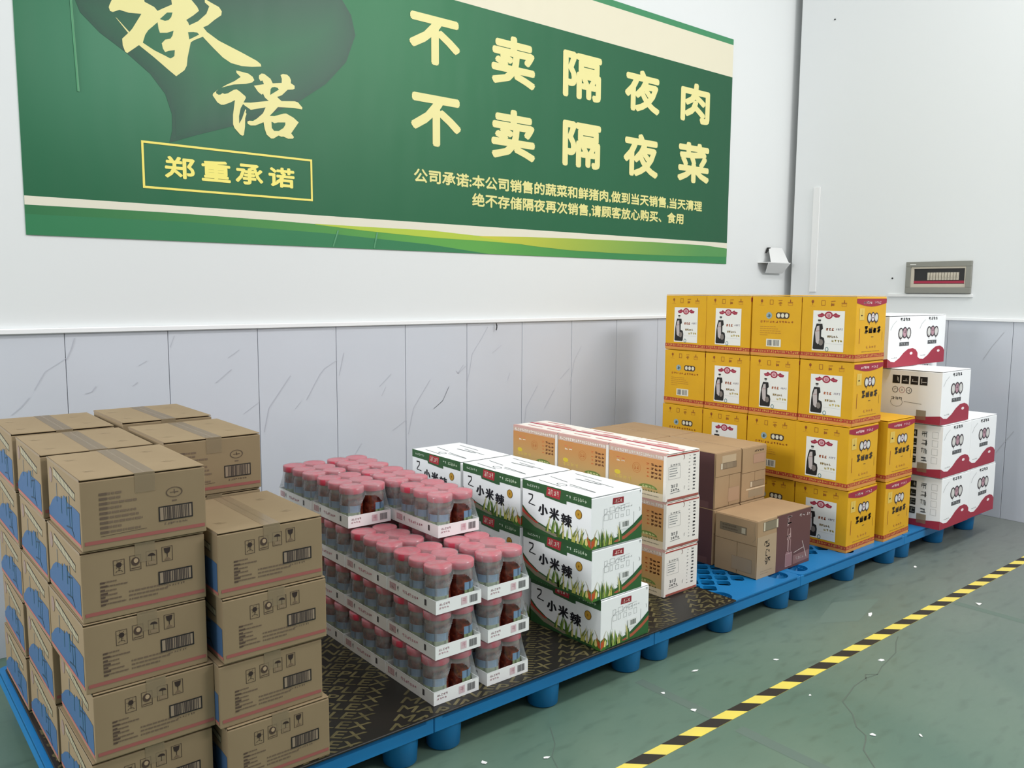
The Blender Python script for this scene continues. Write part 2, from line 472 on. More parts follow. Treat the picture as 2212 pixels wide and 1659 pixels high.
# marble veins printed on the panels
pv = Print((0, YW - .0125, 0), (1, 0, 0), (0, 0, 1), .0006)
for k, v in enumerate(VEINS):
    pv.line(v, .0036 if k % 3 else .0026, (184, 187, 196), 0)
pv.build('marble_vein', wall_back)
pv = Print((XW - .0125, 3.79, 0), (0, -1, 0), (0, 0, 1), .0006)
for v in ([(1.62, 1.25), (1.55, 1.15), (1.5, 1.06)], [(1.35, .95), (1.28, .82), (1.27, .7)], [(1.72, .6), (1.62, .44)], [(2.0, .9), (1.93, .75)]):
    pv.line(v, .004, (184, 186, 192))
pv.build('marble_vein', wall_right)
b = bmesh.new(); box(b, -1.5, XW, YW - .026, YW, ZL, ZL + .022, .003)
tag(bm_obj('trim_1', b, ['trim']), kind='structure')
b = bmesh.new(); box(b, XW - .026, XW, -2.1, 3.785, ZL, ZL + .022, .003)
tag(bm_obj('trim_2', b, ['trim']), kind='structure')
# worn marks and the crack in the floor paint
pf = Print((0, 0, 0), (1, 0, 0), (0, 1, 0), .0006)
pf.line([(3.567, 1.623), (3.50, 1.60), (3.394, 1.55), (3.30, 1.535), (3.22, 1.523), (3.14, 1.50), (3.07, 1.513), (2.972, 1.508), (2.90, 1.49), (2.823, 1.474), (2.76, 1.40), (2.689, 1.349), (2.66, 1.30), (2.627, 1.283), (2.566, 1.259), (2.493, 1.183), (2.40, 1.12)], .0042, (92, 104, 94))
pf.line([(3.14, 1.50), (3.10, 1.53), (3.05, 1.50)], .004, (92, 104, 94))
pf.line([(1.86, 2.02), (1.80, 1.93), (1.74, 1.88), (1.70, 1.80)], .003, (92, 108, 98))
pf.build('floor_crack', floor)
ps = Print((0, 0, 0), (1, 0, 0), (0, 1, 0), .0003, .00005)
for x0, ya, yb, w in ((2.36, 2.06, 1.70, .045), (2.36, 1.60, 1.15, .05), (4.185, 1.64, 1.20, .05)):
    ps.rect(x0 - w / 2, yb, x0 + w / 2, ya, (97, 115, 105))
ps.poly([(3.42, 1.93), (3.72, 2.02), (3.95, 1.90), (3.60, 1.82)], (104, 122, 111))
ps.build('floor_stain', floor)

# ------------------------------------------------------------------ hazard tape
tape = empty('floor_tape', (3.2, 1.677, 0), 'yellow and black striped hazard tape stuck along the green floor', 'tape')
b = bmesh.new(); box(b, -3.0, 2.83, -.0265, .0265, .0002, .0010)
yl = mat('hazard_tape_yellow', (232, 214, 92), .45, noise=(222, 204, 100)); M['haz'] = yl
bm_obj('tape_strip', b, ['haz'], tape)
k = -9
me0 = None
while True:
    xx = 1.892 + .1795 * k - 3.2
    if xx + .145 > 2.83: break
    if xx > -2.99:
        if me0 is None:
            pp = Print((0, 0, .001), (1, 0, 0), (0, 1, 0), .0003)
            pp.poly([(0, .0265), (.055, -.0265), (.144, -.0265), (.089, .0265)], (46, 42, 36))
            o = pp.build('black_stripe', tape); me0 = o.data
        else:
            o = bpy.data.objects.new('black_stripe', me0); COL.objects.link(o); o.parent = tape
        o.location = (xx, 0, 0)
    k += 1

# ------------------------------------------------------------------ banner
ban = empty('wall_banner', (2.97, YW, 1.714), 'large green banner with cream Chinese lettering on the back wall', 'banner')
X0, X1, Z0, Z1 = .663, 5.27, 1.714, 3.333
b = bmesh.new(); box(b, X0 - 2.97, X1 - 2.97, -.0035, -.0005, 0, Z1 - Z0)
M['banner_back'] = mat('banner_back', (60, 128, 86), .5)
bm_obj('vinyl_sheet', b, ['banner_back'], ban)
pb = Print((-2.97, -.0035, -Z0), (1, 0, 0), (0, 0, 1), .0006, .0003)
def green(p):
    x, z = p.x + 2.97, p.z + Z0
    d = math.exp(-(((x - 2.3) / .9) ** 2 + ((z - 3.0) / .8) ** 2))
    h = math.exp(-(((x - 1.0) / .5) ** 2 + ((z - 2.5) / .45) ** 2))  # pale haze of reflected light painted into the green at the left
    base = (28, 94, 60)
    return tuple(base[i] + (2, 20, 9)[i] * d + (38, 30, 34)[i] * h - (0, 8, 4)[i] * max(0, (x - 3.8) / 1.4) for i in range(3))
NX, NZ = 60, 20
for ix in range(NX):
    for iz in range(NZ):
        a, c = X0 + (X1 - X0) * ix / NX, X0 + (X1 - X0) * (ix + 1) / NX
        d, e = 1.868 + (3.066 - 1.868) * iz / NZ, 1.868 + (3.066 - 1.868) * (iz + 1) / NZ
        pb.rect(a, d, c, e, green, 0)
pb.rect(X0, 3.066, X1, 3.293, (222, 216, 192), 0)
pb.rect(X0, 3.293, X1, Z1, (62, 136, 92), 0)
pb.rect(X0, 1.80, X1, 1.868, (222, 218, 200), 0)
low = lambda p: tuple(a + (b_ - a) * min(1, max(0, (p.x + 2.97 - .66) / 1.9)) for a, b_ in zip((48, 112, 70), (92, 160, 72))) if p.x + 2.97 < 3 else tuple(a + (b_ - a) * min(1, max(0, (p.x + 2.97 - 3) / 1.0)) for a, b_ in zip((92, 160, 72), (56, 132, 78)))
def strip(zt, zb, col, layer, xa=X0, xb=X1, n=40):
    for i in range(n):
        a, c = xa + (xb - xa) * i / n, xa + (xb - xa) * (i + 1) / n
        pb.poly([(a, zb(a)), (c, zb(c)), (c, zt(c)), (a, zt(a))], col, layer)
def interp(tab):
    def f(x):
        for (a, u), (c, v) in zip(tab, tab[1:]):
            if x <= c: return u + (v - u) * (x - a) / (c - a)
        return tab[-1][1]
    return f
top = interp([(.6, 1.832), (1.2, 1.836), (1.7, 1.83), (2.2, 1.818), (2.6, 1.822), (2.94, 1.813), (3.3, 1.824), (3.6, 1.83), (4.4, 1.841), (5.0, 1.841), (5.3, 1.826)])
strip(top, lambda x: Z0, low, 1)
strip(interp([(.6, 1.795), (1.3, 1.80), (2.0, 1.782), (2.6, 1.752), (3.0, 1.715)]), lambda x: Z0, (50, 122, 80), 2, X0, 3.0)
strip(interp([(1.9, 1.826), (2.2, 1.826), (2.6, 1.828), (2.94, 1.813), (3.3, 1.79)]), interp([(1.9, 1.824), (2.2, 1.806), (2.6, 1.79), (3.0, 1.786), (3.3, 1.778)]), (176, 196, 66), 3, 1.92, 3.3)
lime = lambda p: tuple(a + (b_ - a) * min(1, max(0, (p.x + 2.97 - 2.95) / 2.0)) for a, b_ in zip((200, 196, 62), (84, 146, 82)))
strip(top, interp([(2.9, 1.812), (3.12, 1.79), (3.33, 1.773), (3.65, 1.758), (4.12, 1.753), (4.72, 1.756), (5.3, 1.767)]), lime, 4, 2.94, X1)
dk = lambda p: (66, 108, 90)
pb.poly(HEART, (48, 84, 68), 3)
def dist_in(x, z, poly):
    best, ins = 9, False
    n = len(poly)
    for i in range(n):
        (ax, az), (bx, bz) = poly[i], poly[(i + 1) % n]
        t = max(0, min(1, ((x - ax) * (bx - ax) + (z - az) * (bz - az)) / ((bx - ax) ** 2 + (bz - az) ** 2)))
        best = min(best, math.hypot(x - ax - t * (bx - ax), z - az - t * (bz - az)))
        if (az > z) != (bz > z) and x < (bx - ax) * (z - az) / (bz - az) + ax: ins = not ins
    return best if ins else -best
def heart_col(p):
    x, z = p.x + 2.97, p.z + Z0
    q = min(1, max(0, dist_in(x, z, HEART) / .30)) ** .8
    return tuple(a + (b_ - a) * q for a, b_ in zip((48, 84, 68), (44, 112, 74)))
cell = .016
hx0, hz0 = min(p[0] for p in HEART), min(p[1] for p in HEART)
for ix in range(130):
    for iz in range(75):
        a, c = hx0 + ix * cell, hz0 + iz * cell
        if c + cell > Z1 - .04: continue
        if all(dist_in(a + u * cell, c + v * cell, HEART) > .001 for u in (0, 1) for v in (0, 1)):
            pb.rect(a, c, a + cell, c + cell, heart_col, 4)
CRM = (228, 220, 152)
pb.poly(CHENG, CRM, 6)
for h in (CH1, CH2, CH3): pb.poly(h, (46, 106, 74), 7)
pb.poly(NUO1, CRM, 6); pb.poly(NUO2, CRM, 6); pb.poly(THIN, CRM, 6)
for h in (NH1, NH2): pb.poly(h, (40, 102, 66), 7)
for s, xa, za, xb, zb in (('不', 2.474, 2.703, 2.804, 2.955), ('卖', 3.023, 2.676, 3.352, 2.955), ('隔', 3.575, 2.684, 3.909, 2.959), ('夜', 4.124, 2.683, 4.47, 2.952), ('肉', 4.689, 2.687, 5.012, 2.956),
                          ('不', 2.481, 2.278, 2.81, 2.546), ('卖', 3.024, 2.262, 3.356, 2.546), ('隔', 3.578, 2.271, 3.911, 2.546), ('夜', 4.123, 2.265, 4.468, 2.544), ('菜', 4.672, 2.272, 5.028, 2.55)):
    q = .011
    pb.text(s, xa + q, za + q, xb - q, zb - q, CRM, 5, q, full=True)
for s, xa, xb in (('郑', 1.208, 1.341), ('重', 1.368, 1.502), ('承', 1.523, 1.658), ('诺', 1.683, 1.816)):
    pb.text(s, xa + .004, 1.99, xb - .004, 2.077, (240, 228, 120), 5, .0034, full=True)
pb.frame(1.115, 1.934, 1.909, 2.134, .0095, (240, 224, 112), 6)
pb.text('公司承诺:本公司销售的蔬菜和鲜猪肉,做到当天销售,当天清理', 2.50, 2.078, 4.955, 2.150, (222, 216, 142), 5, .0026)
pb.text('绝不存储隔夜再次销售,请顾客放心购买、食用', 2.889, 1.977, 4.75, 2.050, (222, 216, 142), 5, .0026)
pb.build('banner_print', ban, 'vinyl')
# creases where the vinyl has lifted
for (x, za, zb, dx) in ((2.045, 1.80, 1.718, -.03), (2.27, 1.80, 1.718, -.02), (.86, 2.95, 2.3, .02)):
    b = bmesh.new()
    n = 8
    vs = []
    for i in range(n + 1):
        t = i / n; h = .004 * sin(pi * t) + .0003; xx = x + dx * t - 2.97; z = za + (zb - za) * t - Z0
        vs.append([b.verts.new((xx - .005, -.0066, z)), b.verts.new((xx, -.0066 - h, z)), b.verts.new((xx + .004, -.0066, z))])
    for i in range(n):
        for j in range(2):
            b.faces.new((vs[i][j], vs[i + 1][j], vs[i + 1][j + 1], vs[i][j + 1]))
    M['crease'] = M.get('crease') or mat('vinyl_crease', (84, 146, 106), .4)
    bm_obj('vinyl_crease', b, ['crease' if za > 2 else 'crease'], ban, True)

# ------------------------------------------------------------------ things on the walls
br = empty('breaker_box', (XW, 2.62, 1.503), 'grey recessed breaker box with red strip on the right wall', 'electrical box')
b = bmesh.new()
for a in ((-.222, .222, .186, .222), (-.222, .222, 0, .042), (-.222, -.187, .042, .186), (.187, .222, .042, .186)):
    box(b, -.022, 0, a[0], a[1], a[2], a[3], .002)
bm_obj('frame', b, ['grey_box'], br)
b = bmesh.new()
for a in ((-.187, .187, .172, .186), (-.187, .187, .042, .066), (-.187, -.178, .066, .172), (.165, .187, .066, .172)):
    box(b, -.016, 0, a[0], a[1], a[2], a[3], .001)
bm_obj('window_surround', b, ['beige'], br)
b = bmesh.new(); box(b, -.006, 0, -.178, .165, .066, .172)
bm_obj('recess', b, ['black_plastic'], br)
b = bmesh.new(); box(b, -.011, -.006, -.178, .165, .070, .088)
bm_obj('red_strip', b, ['red_strip'], br)
me = None
for i in range(11):
    if me is None:
        b = bmesh.new(); box(b, -.014, -.006, 0, .0165, .092, .145, .001); box(b, -.018, -.014, .004, .012, .110, .130)
        o = bm_obj('breaker_switch', b, ['beige'], br); me = o.data
    else:
        o = bpy.data.objects.new('breaker_switch', me); COL.objects.link(o); o.parent = br
    o.location = (0, -.14 + i * .0195, 0)
pp = Print((-.022, .222, 0), (0, -1, 0), (0, 0, 1), .0005)
pp.rect(.030, .200, .072, .207, (220, 220, 214))
pp.build('nameplate', br)
b = bmesh.new(); box(b, -.014, 0, -.235, .35, -.026, -.004, .002)
o = tag(bm_obj('cable_trunking', b, ['plate']), 'horizontal white cable trunking on the wall below the breaker box', 'trunking'); o.location = (XW, 2.62, 1.503)
b = bmesh.new(); box(b, -.012, 0, -.028, .028, 0, .81, .002)
o = tag(bm_obj('cable_trunking', b, ['plate']), 'upright white cable trunking on the right wall near the corner', 'trunking'); o.location = (XW, 3.575, 1.509)
for yy, zz, lb in ((2.946, 1.611, 'small dark screw hole on the wall left of the breaker box'), (3.494, 3.551, 'small dark screw high on the right wall')):
    b = bmesh.new(); bmesh.ops.create_cone(b, cap_ends=True, segments=12, radius1=.006, radius2=.005, depth=.006, matrix=Matrix.Translation((-.003, 0, 0)) @ Matrix.Rotation(-pi / 2, 4, 'Y'))
    o = tag(bm_obj('wall_screw', b, ['dark']), lb, 'screw'); o.location = (XW, yy, zz)
# bracket of folded sheet metal in the corner
bk = empty('wall_bracket', (5.86, YW, 1.66), 'white folded metal bracket on the back wall in the corner', 'bracket')
b = bmesh.new()
def prism(bm, prof, y0, y1, d=.003):
    a = [bm.verts.new((x, y0, z)) for x, z in prof]; c = [bm.verts.new((x, y1, z)) for x, z in prof]
    n = len(prof)
    bm.faces.new(a); bm.faces.new(c[::-1])
    for i in range(n):
        bm.faces.new((a[i], c[i], c[(i + 1) % n], a[(i + 1) % n]))
a = [b.verts.new(p) for p in ((-.18, -.10, .072), (.12, -.10, .072), (.12, -.03, -.005), (-.11, -.03, -.005))]
c = [b.verts.new(v.co + Vector((0, .005, .001))) for v in a]
b.faces.new(a); b.faces.new(c[::-1])
for i in range(4): b.faces.new((a[i], c[i], c[(i + 1) % 4], a[(i + 1) % 4]))
box(b, -.18, .12, -.10, 0, .072, .078)
bm_obj('shelf', b, ['plate'], bk)
b = bmesh.new()
a = [b.verts.new(p) for p in ((-.125, -.085, .078), (.12, -.085, .078), (.12, -.02, .195), (-.065, -.02, .195))]
c = [b.verts.new(v.co + Vector((0, .004, .002))) for v in a]
b.faces.new(a); b.faces.new(c[::-1])
for i in range(4): b.faces.new((a[i], c[i], c[(i + 1) % 4], a[(i + 1) % 4]))
bm_obj('sloping_plate', b, ['plate'], bk)
b = bmesh.new(); prism(b, [(-.10, .15), (-.075, .195), (-.045, .195)], -.025, -.01)
bm_obj('dark_opening', b, ['dark'], bk)
# small black hook hanging from the trim
b = bmesh.new(); pts = [(0, 0, 0), (.004, 0, .012), (.005, 0, .024), (.001, 0, .038)]
for i in range(3):
    p, q = Vector(pts[i]), Vector(pts[i + 1]); mid = (p + q) / 2; d = q - p
    bmesh.ops.create_cone(b, cap_ends=True, segments=8, radius1=.003, radius2=.003, depth=d.length * 1.1, matrix=Matrix.Translation(mid) @ d.to_track_quat('Z', 'Y').to_matrix().to_4x4())
o = tag(bm_obj('cable_end', b, ['dark'], smooth=True), 'short black cable end sticking out at the wall trim', 'cable'); o.location = (3.045, YW - .029, 1.275)

# ================================================================== PALLETS
PZ = .15
def deck_mesh():
    c = bpy.data.curves.new('deck', 'CURVE'); c.dimensions = '2D'; c.fill_mode = 'BOTH'; c.extrude = .008
    def sp(pts):
        s = c.splines.new('POLY'); s.points.add(len(pts) - 1)
        for k, p in enumerate(pts): s.points[k].co = (p[0], p[1], 0, 1)
        s.use_cyclic_u = True
    L, D = PL, PD
    def rr(x0, x1, y0, y1, r, n=5):
        out = []
        for cx, cy, a in ((x1 - r, y0 + r, -pi / 2), (x1 - r, y1 - r, 0), (x0 + r, y1 - r, pi / 2), (x0 + r, y0 + r, pi)):
            out += [(cx + r * cos(a + pi / 2 * i / n), cy + r * sin(a + pi / 2 * i / n)) for i in range(n + 1)]
        return out
    sp(rr(0, L, 0, D, .03))
    for cx in LX_:
        for cy in LY_:
            sp([(cx + .052 * cos(t * 2 * pi / 20), cy + .052 * sin(t * 2 * pi / 20)) for t in range(20)])
    pitch = .105
    for ix in range(-2, 14):
        for iy in range(-2, 28):
            # lattice turned by 45 degrees
            cx = ix * pitch + (pitch / 2 if iy % 2 else 0); cy = iy * pitch * .5 + .01
            if not (.19 < cx < L - .19 and .13 < cy < D - .13): continue
            if any(math.hypot(cx - a, cy - b_) < .10 for a in LX_ for b_ in LY_): continue
            h = pitch * .415
            pts = []
            for q in range(4):
                a = pi / 2 * q
                for e in (-.16, .16):
                    pts.append((cx + h * cos(a) * (1 - abs(e)) - h * sin(a) * e, cy + h * sin(a) * (1 - abs(e)) + h * cos(a) * e))
            sp(pts)
    o = bpy.data.objects.new('deck', c); COL.objects.link(o)
    dg = bpy.context.evaluated_depsgraph_get()
    me = bpy.data.meshes.new_from_object(o.evaluated_get(dg))
    bpy.data.objects.remove(o)
    return me
PL, PD = 1.062, 1.27
LX_ = (.085, .531, .977); LY_ = (.075, .635, 1.195)
def make_pallet():
    t = empty('plastic_pallet', (0, 0, 0), '', 'pallet')
    o = link('deck', deck_mesh(), ['pallet'], t); o.location = (0, 0, PZ - .008)
    b = bmesh.new()
    w = .006
    for a in ((0, PL, 0, w), (0, PL, PD - w, PD), (0, w, w, PD - w), (PL - w, PL, w, PD - w)):
        box(b, a[0], a[1], a[2], a[3], PZ - .056, PZ - .004, .002)
    bm_obj('rim', b, ['pallet'], t)
    b = bmesh.new()
    for i in range(1, 8): box(b, PL * i / 8 - .002, PL * i / 8 + .002, w, PD - w, PZ - .04, PZ - .016)
    for i in range(1, 9): box(b, w, PL - w, PD * i / 9 - .002, PD * i / 9 + .002, PZ - .04, PZ - .016)
    bm_obj('under_rib', b, ['pallet'], t)
    me = None
    for cx in LX_:
        for cy in LY_:
            if me is None:
                b = bmesh.new(); N = 28
                prof = [(.050, 0), (.056, .004), (.064, PZ - .02), (.064, PZ - .012), (.052, PZ - .012), (.046, .012), (0, .012)]
                rings = []
                for r, z in prof[:-1]:
                    rings.append([b.verts.new((r * cos(2 * pi * k / N), r * sin(2 * pi * k / N), z)) for k in range(N)])
                for A, B in zip(rings, rings[1:]):
                    for k in range(N): b.faces.new((A[k], A[(k + 1) % N], B[(k + 1) % N], B[k]))
                b.faces.new(rings[0][::-1]); b.faces.new(rings[-1])
                o = bm_obj('foot', b, ['pallet'], t, True); me = o.data
            else:
                o = bpy.data.objects.new('foot', me); COL.objects.link(o); o.parent = t
            o.location = (cx, cy, 0)
    return t
pal = make_pallet()
where = ['blue plastic pallet nearest the camera, under the brown cartons', 'blue plastic pallet under the red-lidded jars and green-banded cartons',
         'blue plastic pallet under the orange boxes, its grid deck open', 'blue plastic pallet under the yellow cartons', 'blue plastic pallet farthest right, under the white and red cartons']
for i in range(5):
    p = pal if i == 0 else copy_tree(pal)
    p.location = (.368 + 1.064 * i, 2.10, 0)
    p['label'] = where[i]; p['group'] = 'blue plastic pallets in a row'

pal.location.x = .415; pal.scale.x = .955

# ------------------------------------------------------------------ film-faced plywood sheet
SZ = .008
ply = empty('plywood_sheet', (1.7, 2.7, PZ), 'dark film-faced plywood sheet with gold lettering laid on the blue pallets', 'board')
b = bmesh.new(); box(b, -1.27, 1.325, -.612, .62, .0005, SZ, .002)
bm_obj('board', b, ['ply'], ply)
pt = Print((0, 0, SZ), (1, 0, 0), (0, 1, 0), .0003, .00005)
ca, sa = cos(radians(-43)), sin(radians(-43))
gold = lambda p: tuple(a + (b_ - a) * min(1, max(0, (p.x + .6) / 1.7)) for a, b_ in zip((98, 90, 46), (152, 142, 92)))
vs, fs, a0, a1, b0, b1 = text_mesh('MARINEPLEX MARINEPLEX')
tb = bmesh.new()
rowp = .057
for col in range(-3, 3):
    for row in range(-4, 62):
        t0 = -.545 + .0375 + 1.075 * col
        s0 = 3.6 - rowp * row
        pts = []
        for x, y in vs:
            tt = t0 + (x - a0) / (a1 - a0) * 1.0; ss = s0 + (y - b0) / (b1 - b0) * .042
            tt += (ss - s0) * .25
            pts.append((tt * ca - ss * sa - 1.7, tt * sa + ss * ca - 2.7))
        if max(p[0] for p in pts) < -1.26 or min(p[0] for p in pts) > 1.31 or max(p[1] for p in pts) < -.6 or min(p[1] for p in pts) > .3: continue
        for q, (bx, by) in enumerate(((0, 0), (.0019, .0004), (.0004, .0019))):
            bv = [tb.verts.new((x + bx, y + by, SZ + .0004 + q * .00008)) for x, y in pts]
            for f in fs:
                try: tb.faces.new([bv[i] for i in f])
                except ValueError: pass
for co, no in (((1.315, 0, 0), (1, 0, 0)), ((-1.262, 0, 0), (-1, 0, 0)), ((0, -.604, 0), (0, -1, 0)), ((0, .35, 0), (0, 1, 0))):
    bmesh.ops.bisect_plane(tb, geom=tb.verts[:] + tb.edges[:] + tb.faces[:], plane_co=co, plane_no=no, clear_outer=True)
M['gold_ink'] = mat('gold_lettering', (104, 96, 64), .45, noise=(70, 65, 42), noise_scale=14)
tag(bm_obj('lettering', tb, ['gold_ink'], ply), kind='stuff')

# ================================================================== CARTONS
FACE_L = lambda w, d, h: ((-w / 2, d / 2, 0), (0, -1, 0), (0, 0, 1), d, h)
FACE_F = lambda w, d, h: ((-w / 2, -d / 2, 0), (1, 0, 0), (0, 0, 1), w, h)
FACE_T = lambda w, d, h: ((-w / 2, -d / 2, h), (1, 0, 0), (0, 1, 0), w, d)

def face_print(face, dims):
    O, u, v, W, H = face(*dims)
    p = Print(O, u, v)
    p.sx, p.sy = W, H
    return p

def make_carton(name, cat, dims, m, top='flaps', tape=False, flap_mat=None):
    """body, two top flaps with the slit between them along Y, optional tape"""
    w, d, h = dims
    t = empty(name, (0, 0, 0), '', cat)
    b = bmesh.new(); box(b, -w / 2, w / 2, -d / 2, d / 2, .0005, h - .0068, .0022, 2)
    bm_obj('carton_body', b, [m], t)
    for s in (-1, 1):
        b = bmesh.new()
        xa, xb = (-w / 2 + .001, -.0012) if s < 0 else (.0012, w / 2 - .001)
        box(b, xa, xb, -d / 2 + .001, d / 2 - .001, h - .0034, h - .0004, .001)
        o = bm_obj('top_flap', b, [flap_mat or m], t)
    if tape:
        b = bmesh.new(); tw = .024
        box(b, -tw, tw, -d / 2 - .0004, d / 2 + .0004, h - .0004, h + .0001)
        box(b, -tw, tw, -d / 2 - .0009, -d / 2 - .0004, h - .05, h)
        bm_obj('tape_strip', b, ['tape'], t)
    return t

# --- brown cartons with blue hills
def brown_left(p):
    p.rect(0, .965, 1, 1, (150, 132, 108), 0)
    hill = [(0, .10), (0, .20), (.06, .27), (.14, .38), (.24, .47), (.36, .515), (.46, .52), (.52, .60), (.57, .585), (.64, .535), (.76, .545), (.88, .545), (.975, .53), (.975, .10)]
    p.poly(hill, (68, 100, 138), 0)
    p.rect(0, .055, .985, .095, (176, 106, 100), 0)
    p.poly([(.22, .78), (.86, .66), (.86, .76), (.22, .90)], (168, 160, 132), 1)
    p.line([(.22, .90), (.86, .76)], .0025, (70, 66, 60), 2); p.line([(.22, .78), (.86, .66)], .0025, (70, 66, 60), 2)
    for k in range(5): p.line([(.30 + k * .12, .87 - k * .024), (.36 + k * .12, .76 - k * .024)], .002, (96, 90, 76), 2)
    p.ell(.12, .76, .05, .12, (150, 128, 116), 1)
    for x, a, c, w in ((.30, .42, .70, .004), (.44, .30, .56, .006), (.60, .34, .62, .008), (.68, .22, .66, .005), (.74, .18, .50, .006)):
        p.line([(x, a), (x + .006, c)], w, (52, 96, 118), 3)
    p.line([(.58, .18), (.74, .22), (.80, .12)], .004, (44, 66, 84), 3)
    p.line([(.62, .46), (.76, .52)], .004, (44, 66, 84), 3)

K1 = (70, 58, 50)
def brown_front_text(p):
    p.rect(.02, .085, .985, .135, (158, 92, 86), 0)
    p.rows(.14, .20, .50, .80, 9, (120, 102, 84), 0, .45, .55)
    for k in range(9): p.rect(.14, .215 + k * .0667, .20, .25 + k * .0667, (102, 86, 72), 1)
    p.line([(.14, .18), (.50, .20)], .001, K1, 0)
    p.ring(.735, .66, .070, .075, .010, (96, 80, 66), 0); p.line([(.70, .66), (.77, .66)], .002, (96, 80, 66), 0); p.line([(.735, .70), (.74, .64)], .002, (96, 80, 66), 0)
    p.rect(.715, .53, .755, .55, (110, 92, 76), 0)
    p.frame(.60, .26, .885, .475, .0032, (40, 36, 34), 1); p.rect(.61, .275, .875, .46, (150, 132, 112), 0)
    p.barcode(.64, .28, .86, .455, (72, 62, 56), 2, 15)
    p.words(.64, .20, .84, .235, 8, (110, 94, 80), 0, .0012, 3)
def brown_front_icons(p):
    p.rect(.02, .085, .985, .135, (158, 92, 86), 0)
    for k, x in enumerate((.245, .375, .505, .635)):
        y = .60 + k * .022
        p.frame(x, y, x + .090, y + .215, .0013, (74, 60, 50), 0)
        cx = x + .045
        if k == 0:
            p.ell(cx, y + .14, .022, .038, (52, 40, 36), 1, 12)
            for a in range(6): p.line([(cx + .026 * cos(a), y + .14 + .045 * sin(a)), (cx + .036 * cos(a), y + .14 + .062 * sin(a))], .001, (52, 40, 36), 1)
            p.line([(cx, y + .10), (cx, y + .05)], .0012, (52, 40, 36), 1); p.ring(cx, y + .035, .028, .03, .006, (80, 66, 54), 1, 10, 0, pi)
        if k == 1:
            p.ell(cx, y + .125, .034, .062, (76, 60, 50), 1, 12); p.ell(cx + .004, y + .135, .018, .034, (176, 152, 122), 2, 10); p.line([(x + .01, y + .03), (x + .08, y + .035)], .002, (76, 60, 50), 1)
        if k == 2:
            p.ell(cx, y + .135, .032, .045, (52, 40, 36), 1, 14, 0, pi); p.line([(cx, y + .14), (cx, y + .07)], .0014, (52, 40, 36), 1); p.rect(x + .018, y + .02, x + .072, y + .065, (140, 120, 96), 1)
        if k == 3:
            p.poly([(cx - .028, y + .195), (cx + .028, y + .195), (cx + .02, y + .13), (cx, y + .105), (cx - .02, y + .13)], (52, 40, 36), 1); p.line([(cx, y + .11), (cx, y + .06)], .0016, (52, 40, 36), 1); p.poly([(x + .015, y + .02), (x + .075, y + .02), (cx, y + .062)], (120, 100, 80), 1)
    p.rows(.14, .19, .36, .56, 6, (110, 92, 76), 0, .32, .5)
    for k in range(7): p.rect(.14, .20 + k * .052, .175 + (k % 2) * .02, .225 + k * .052, (84, 68, 58), 1)
    p.rows(.36, .19, .70, .36, 3, (112, 94, 78), 0, .4, .4)
    p.frame(.60, .335, .885, .53, .0034, (36, 33, 32), 2); p.rect(.61, .35, .875, .515, (152, 134, 114), 1)
    p.barcode(.64, .35, .86, .515, (70, 60, 56), 3, 15)
    p.words(.66, .285, .82, .315, 7, (110, 94, 80), 0, .001, 3)
def brown_top(p):
    for x, y in ((.14, .25), (.80, .28), (.12, .72), (.78, .74)):
        p.ring(x, y, .035, .022, .006, (158, 138, 108), 0, 14, .4, 5.2); p.line([(x - .05, y + .02), (x + .05, y - .02)], .0016, (158, 138, 108), 0)
BD = (.296, .372, .1795)
def make_brown(kind):
    t = make_carton('cardboard_carton', 'carton', BD, 'kraft', tape=True)
    p = face_print(FACE_L, BD); brown_left(p); p.build('side_print', t)
    p = face_print(FACE_F, BD); p.rnd = random.Random(kind + 3)
    (brown_front_text if kind == 0 else brown_front_icons)(p); p.build('front_print', t)
    p = face_print(FACE_T, BD); brown_top(p); p.build('top_print', t)
    return t
protos = {}
def place(key, maker, loc, rz, label, group, rnd=random.Random(11)):
    if key not in protos:
        protos[key] = maker(); o = protos[key]
    else:
        o = copy_tree(protos[key])
    o.location = loc
    o.rotation_euler = (0, 0, rz)
    o['label'] = label
    o['group'] = group
    return o
TIER = {4: ['bottom', 'third from top', 'second from top', 'top'], 5: ['bottom', 'fourth from top', 'third from top', 'second from top', 'top'],
        3: ['bottom', 'middle', 'top'], 2: ['lower', 'upper']}
rj = random.Random(4)
base = PZ + SZ + .0006
cols = [('left front stack', .598, 2.33, 5, 1.05), ('left middle stack', .588, 2.725, 5, 1.05), ('left rear stack', .583, 3.12, 5, 1.055),
        ('shorter right front stack', .905, 2.29, 4, .872), ('right middle stack', .912, 2.72, 5, 1.05), ('right rear stack', .905, 3.115, 5, 1.06)]
for name, cx, cy, n, ztop in cols:
    hh = (ztop - base) / n
    for k in range(n):
        top = k == n - 1
        kind = 0 if (top and n == 5) else 1
        jx, jy = rj.uniform(-.005, .005), rj.uniform(-.005, .005)
        if name == 'left front stack': jx = (-.002, .006, -.008, -.004, .002)[k]; jy = (.004, -.002, .004, .006, .002)[k]
        if name.startswith('shorter'): jx = (.012, -.004, .010, .004)[k]; jy = (-.005, .003, -.002, .004)[k]
        o = place(('b', kind), lambda: make_brown(kind), (cx + jx, cy + jy, base + k * hh), rj.uniform(-.010, .010),
              'brown taped carton with blue hills print, %s of the %s' % (TIER[n][k], name), 'brown cartons at the left')
        o.scale = (1, 1, (hh - .0008) / BD[2])

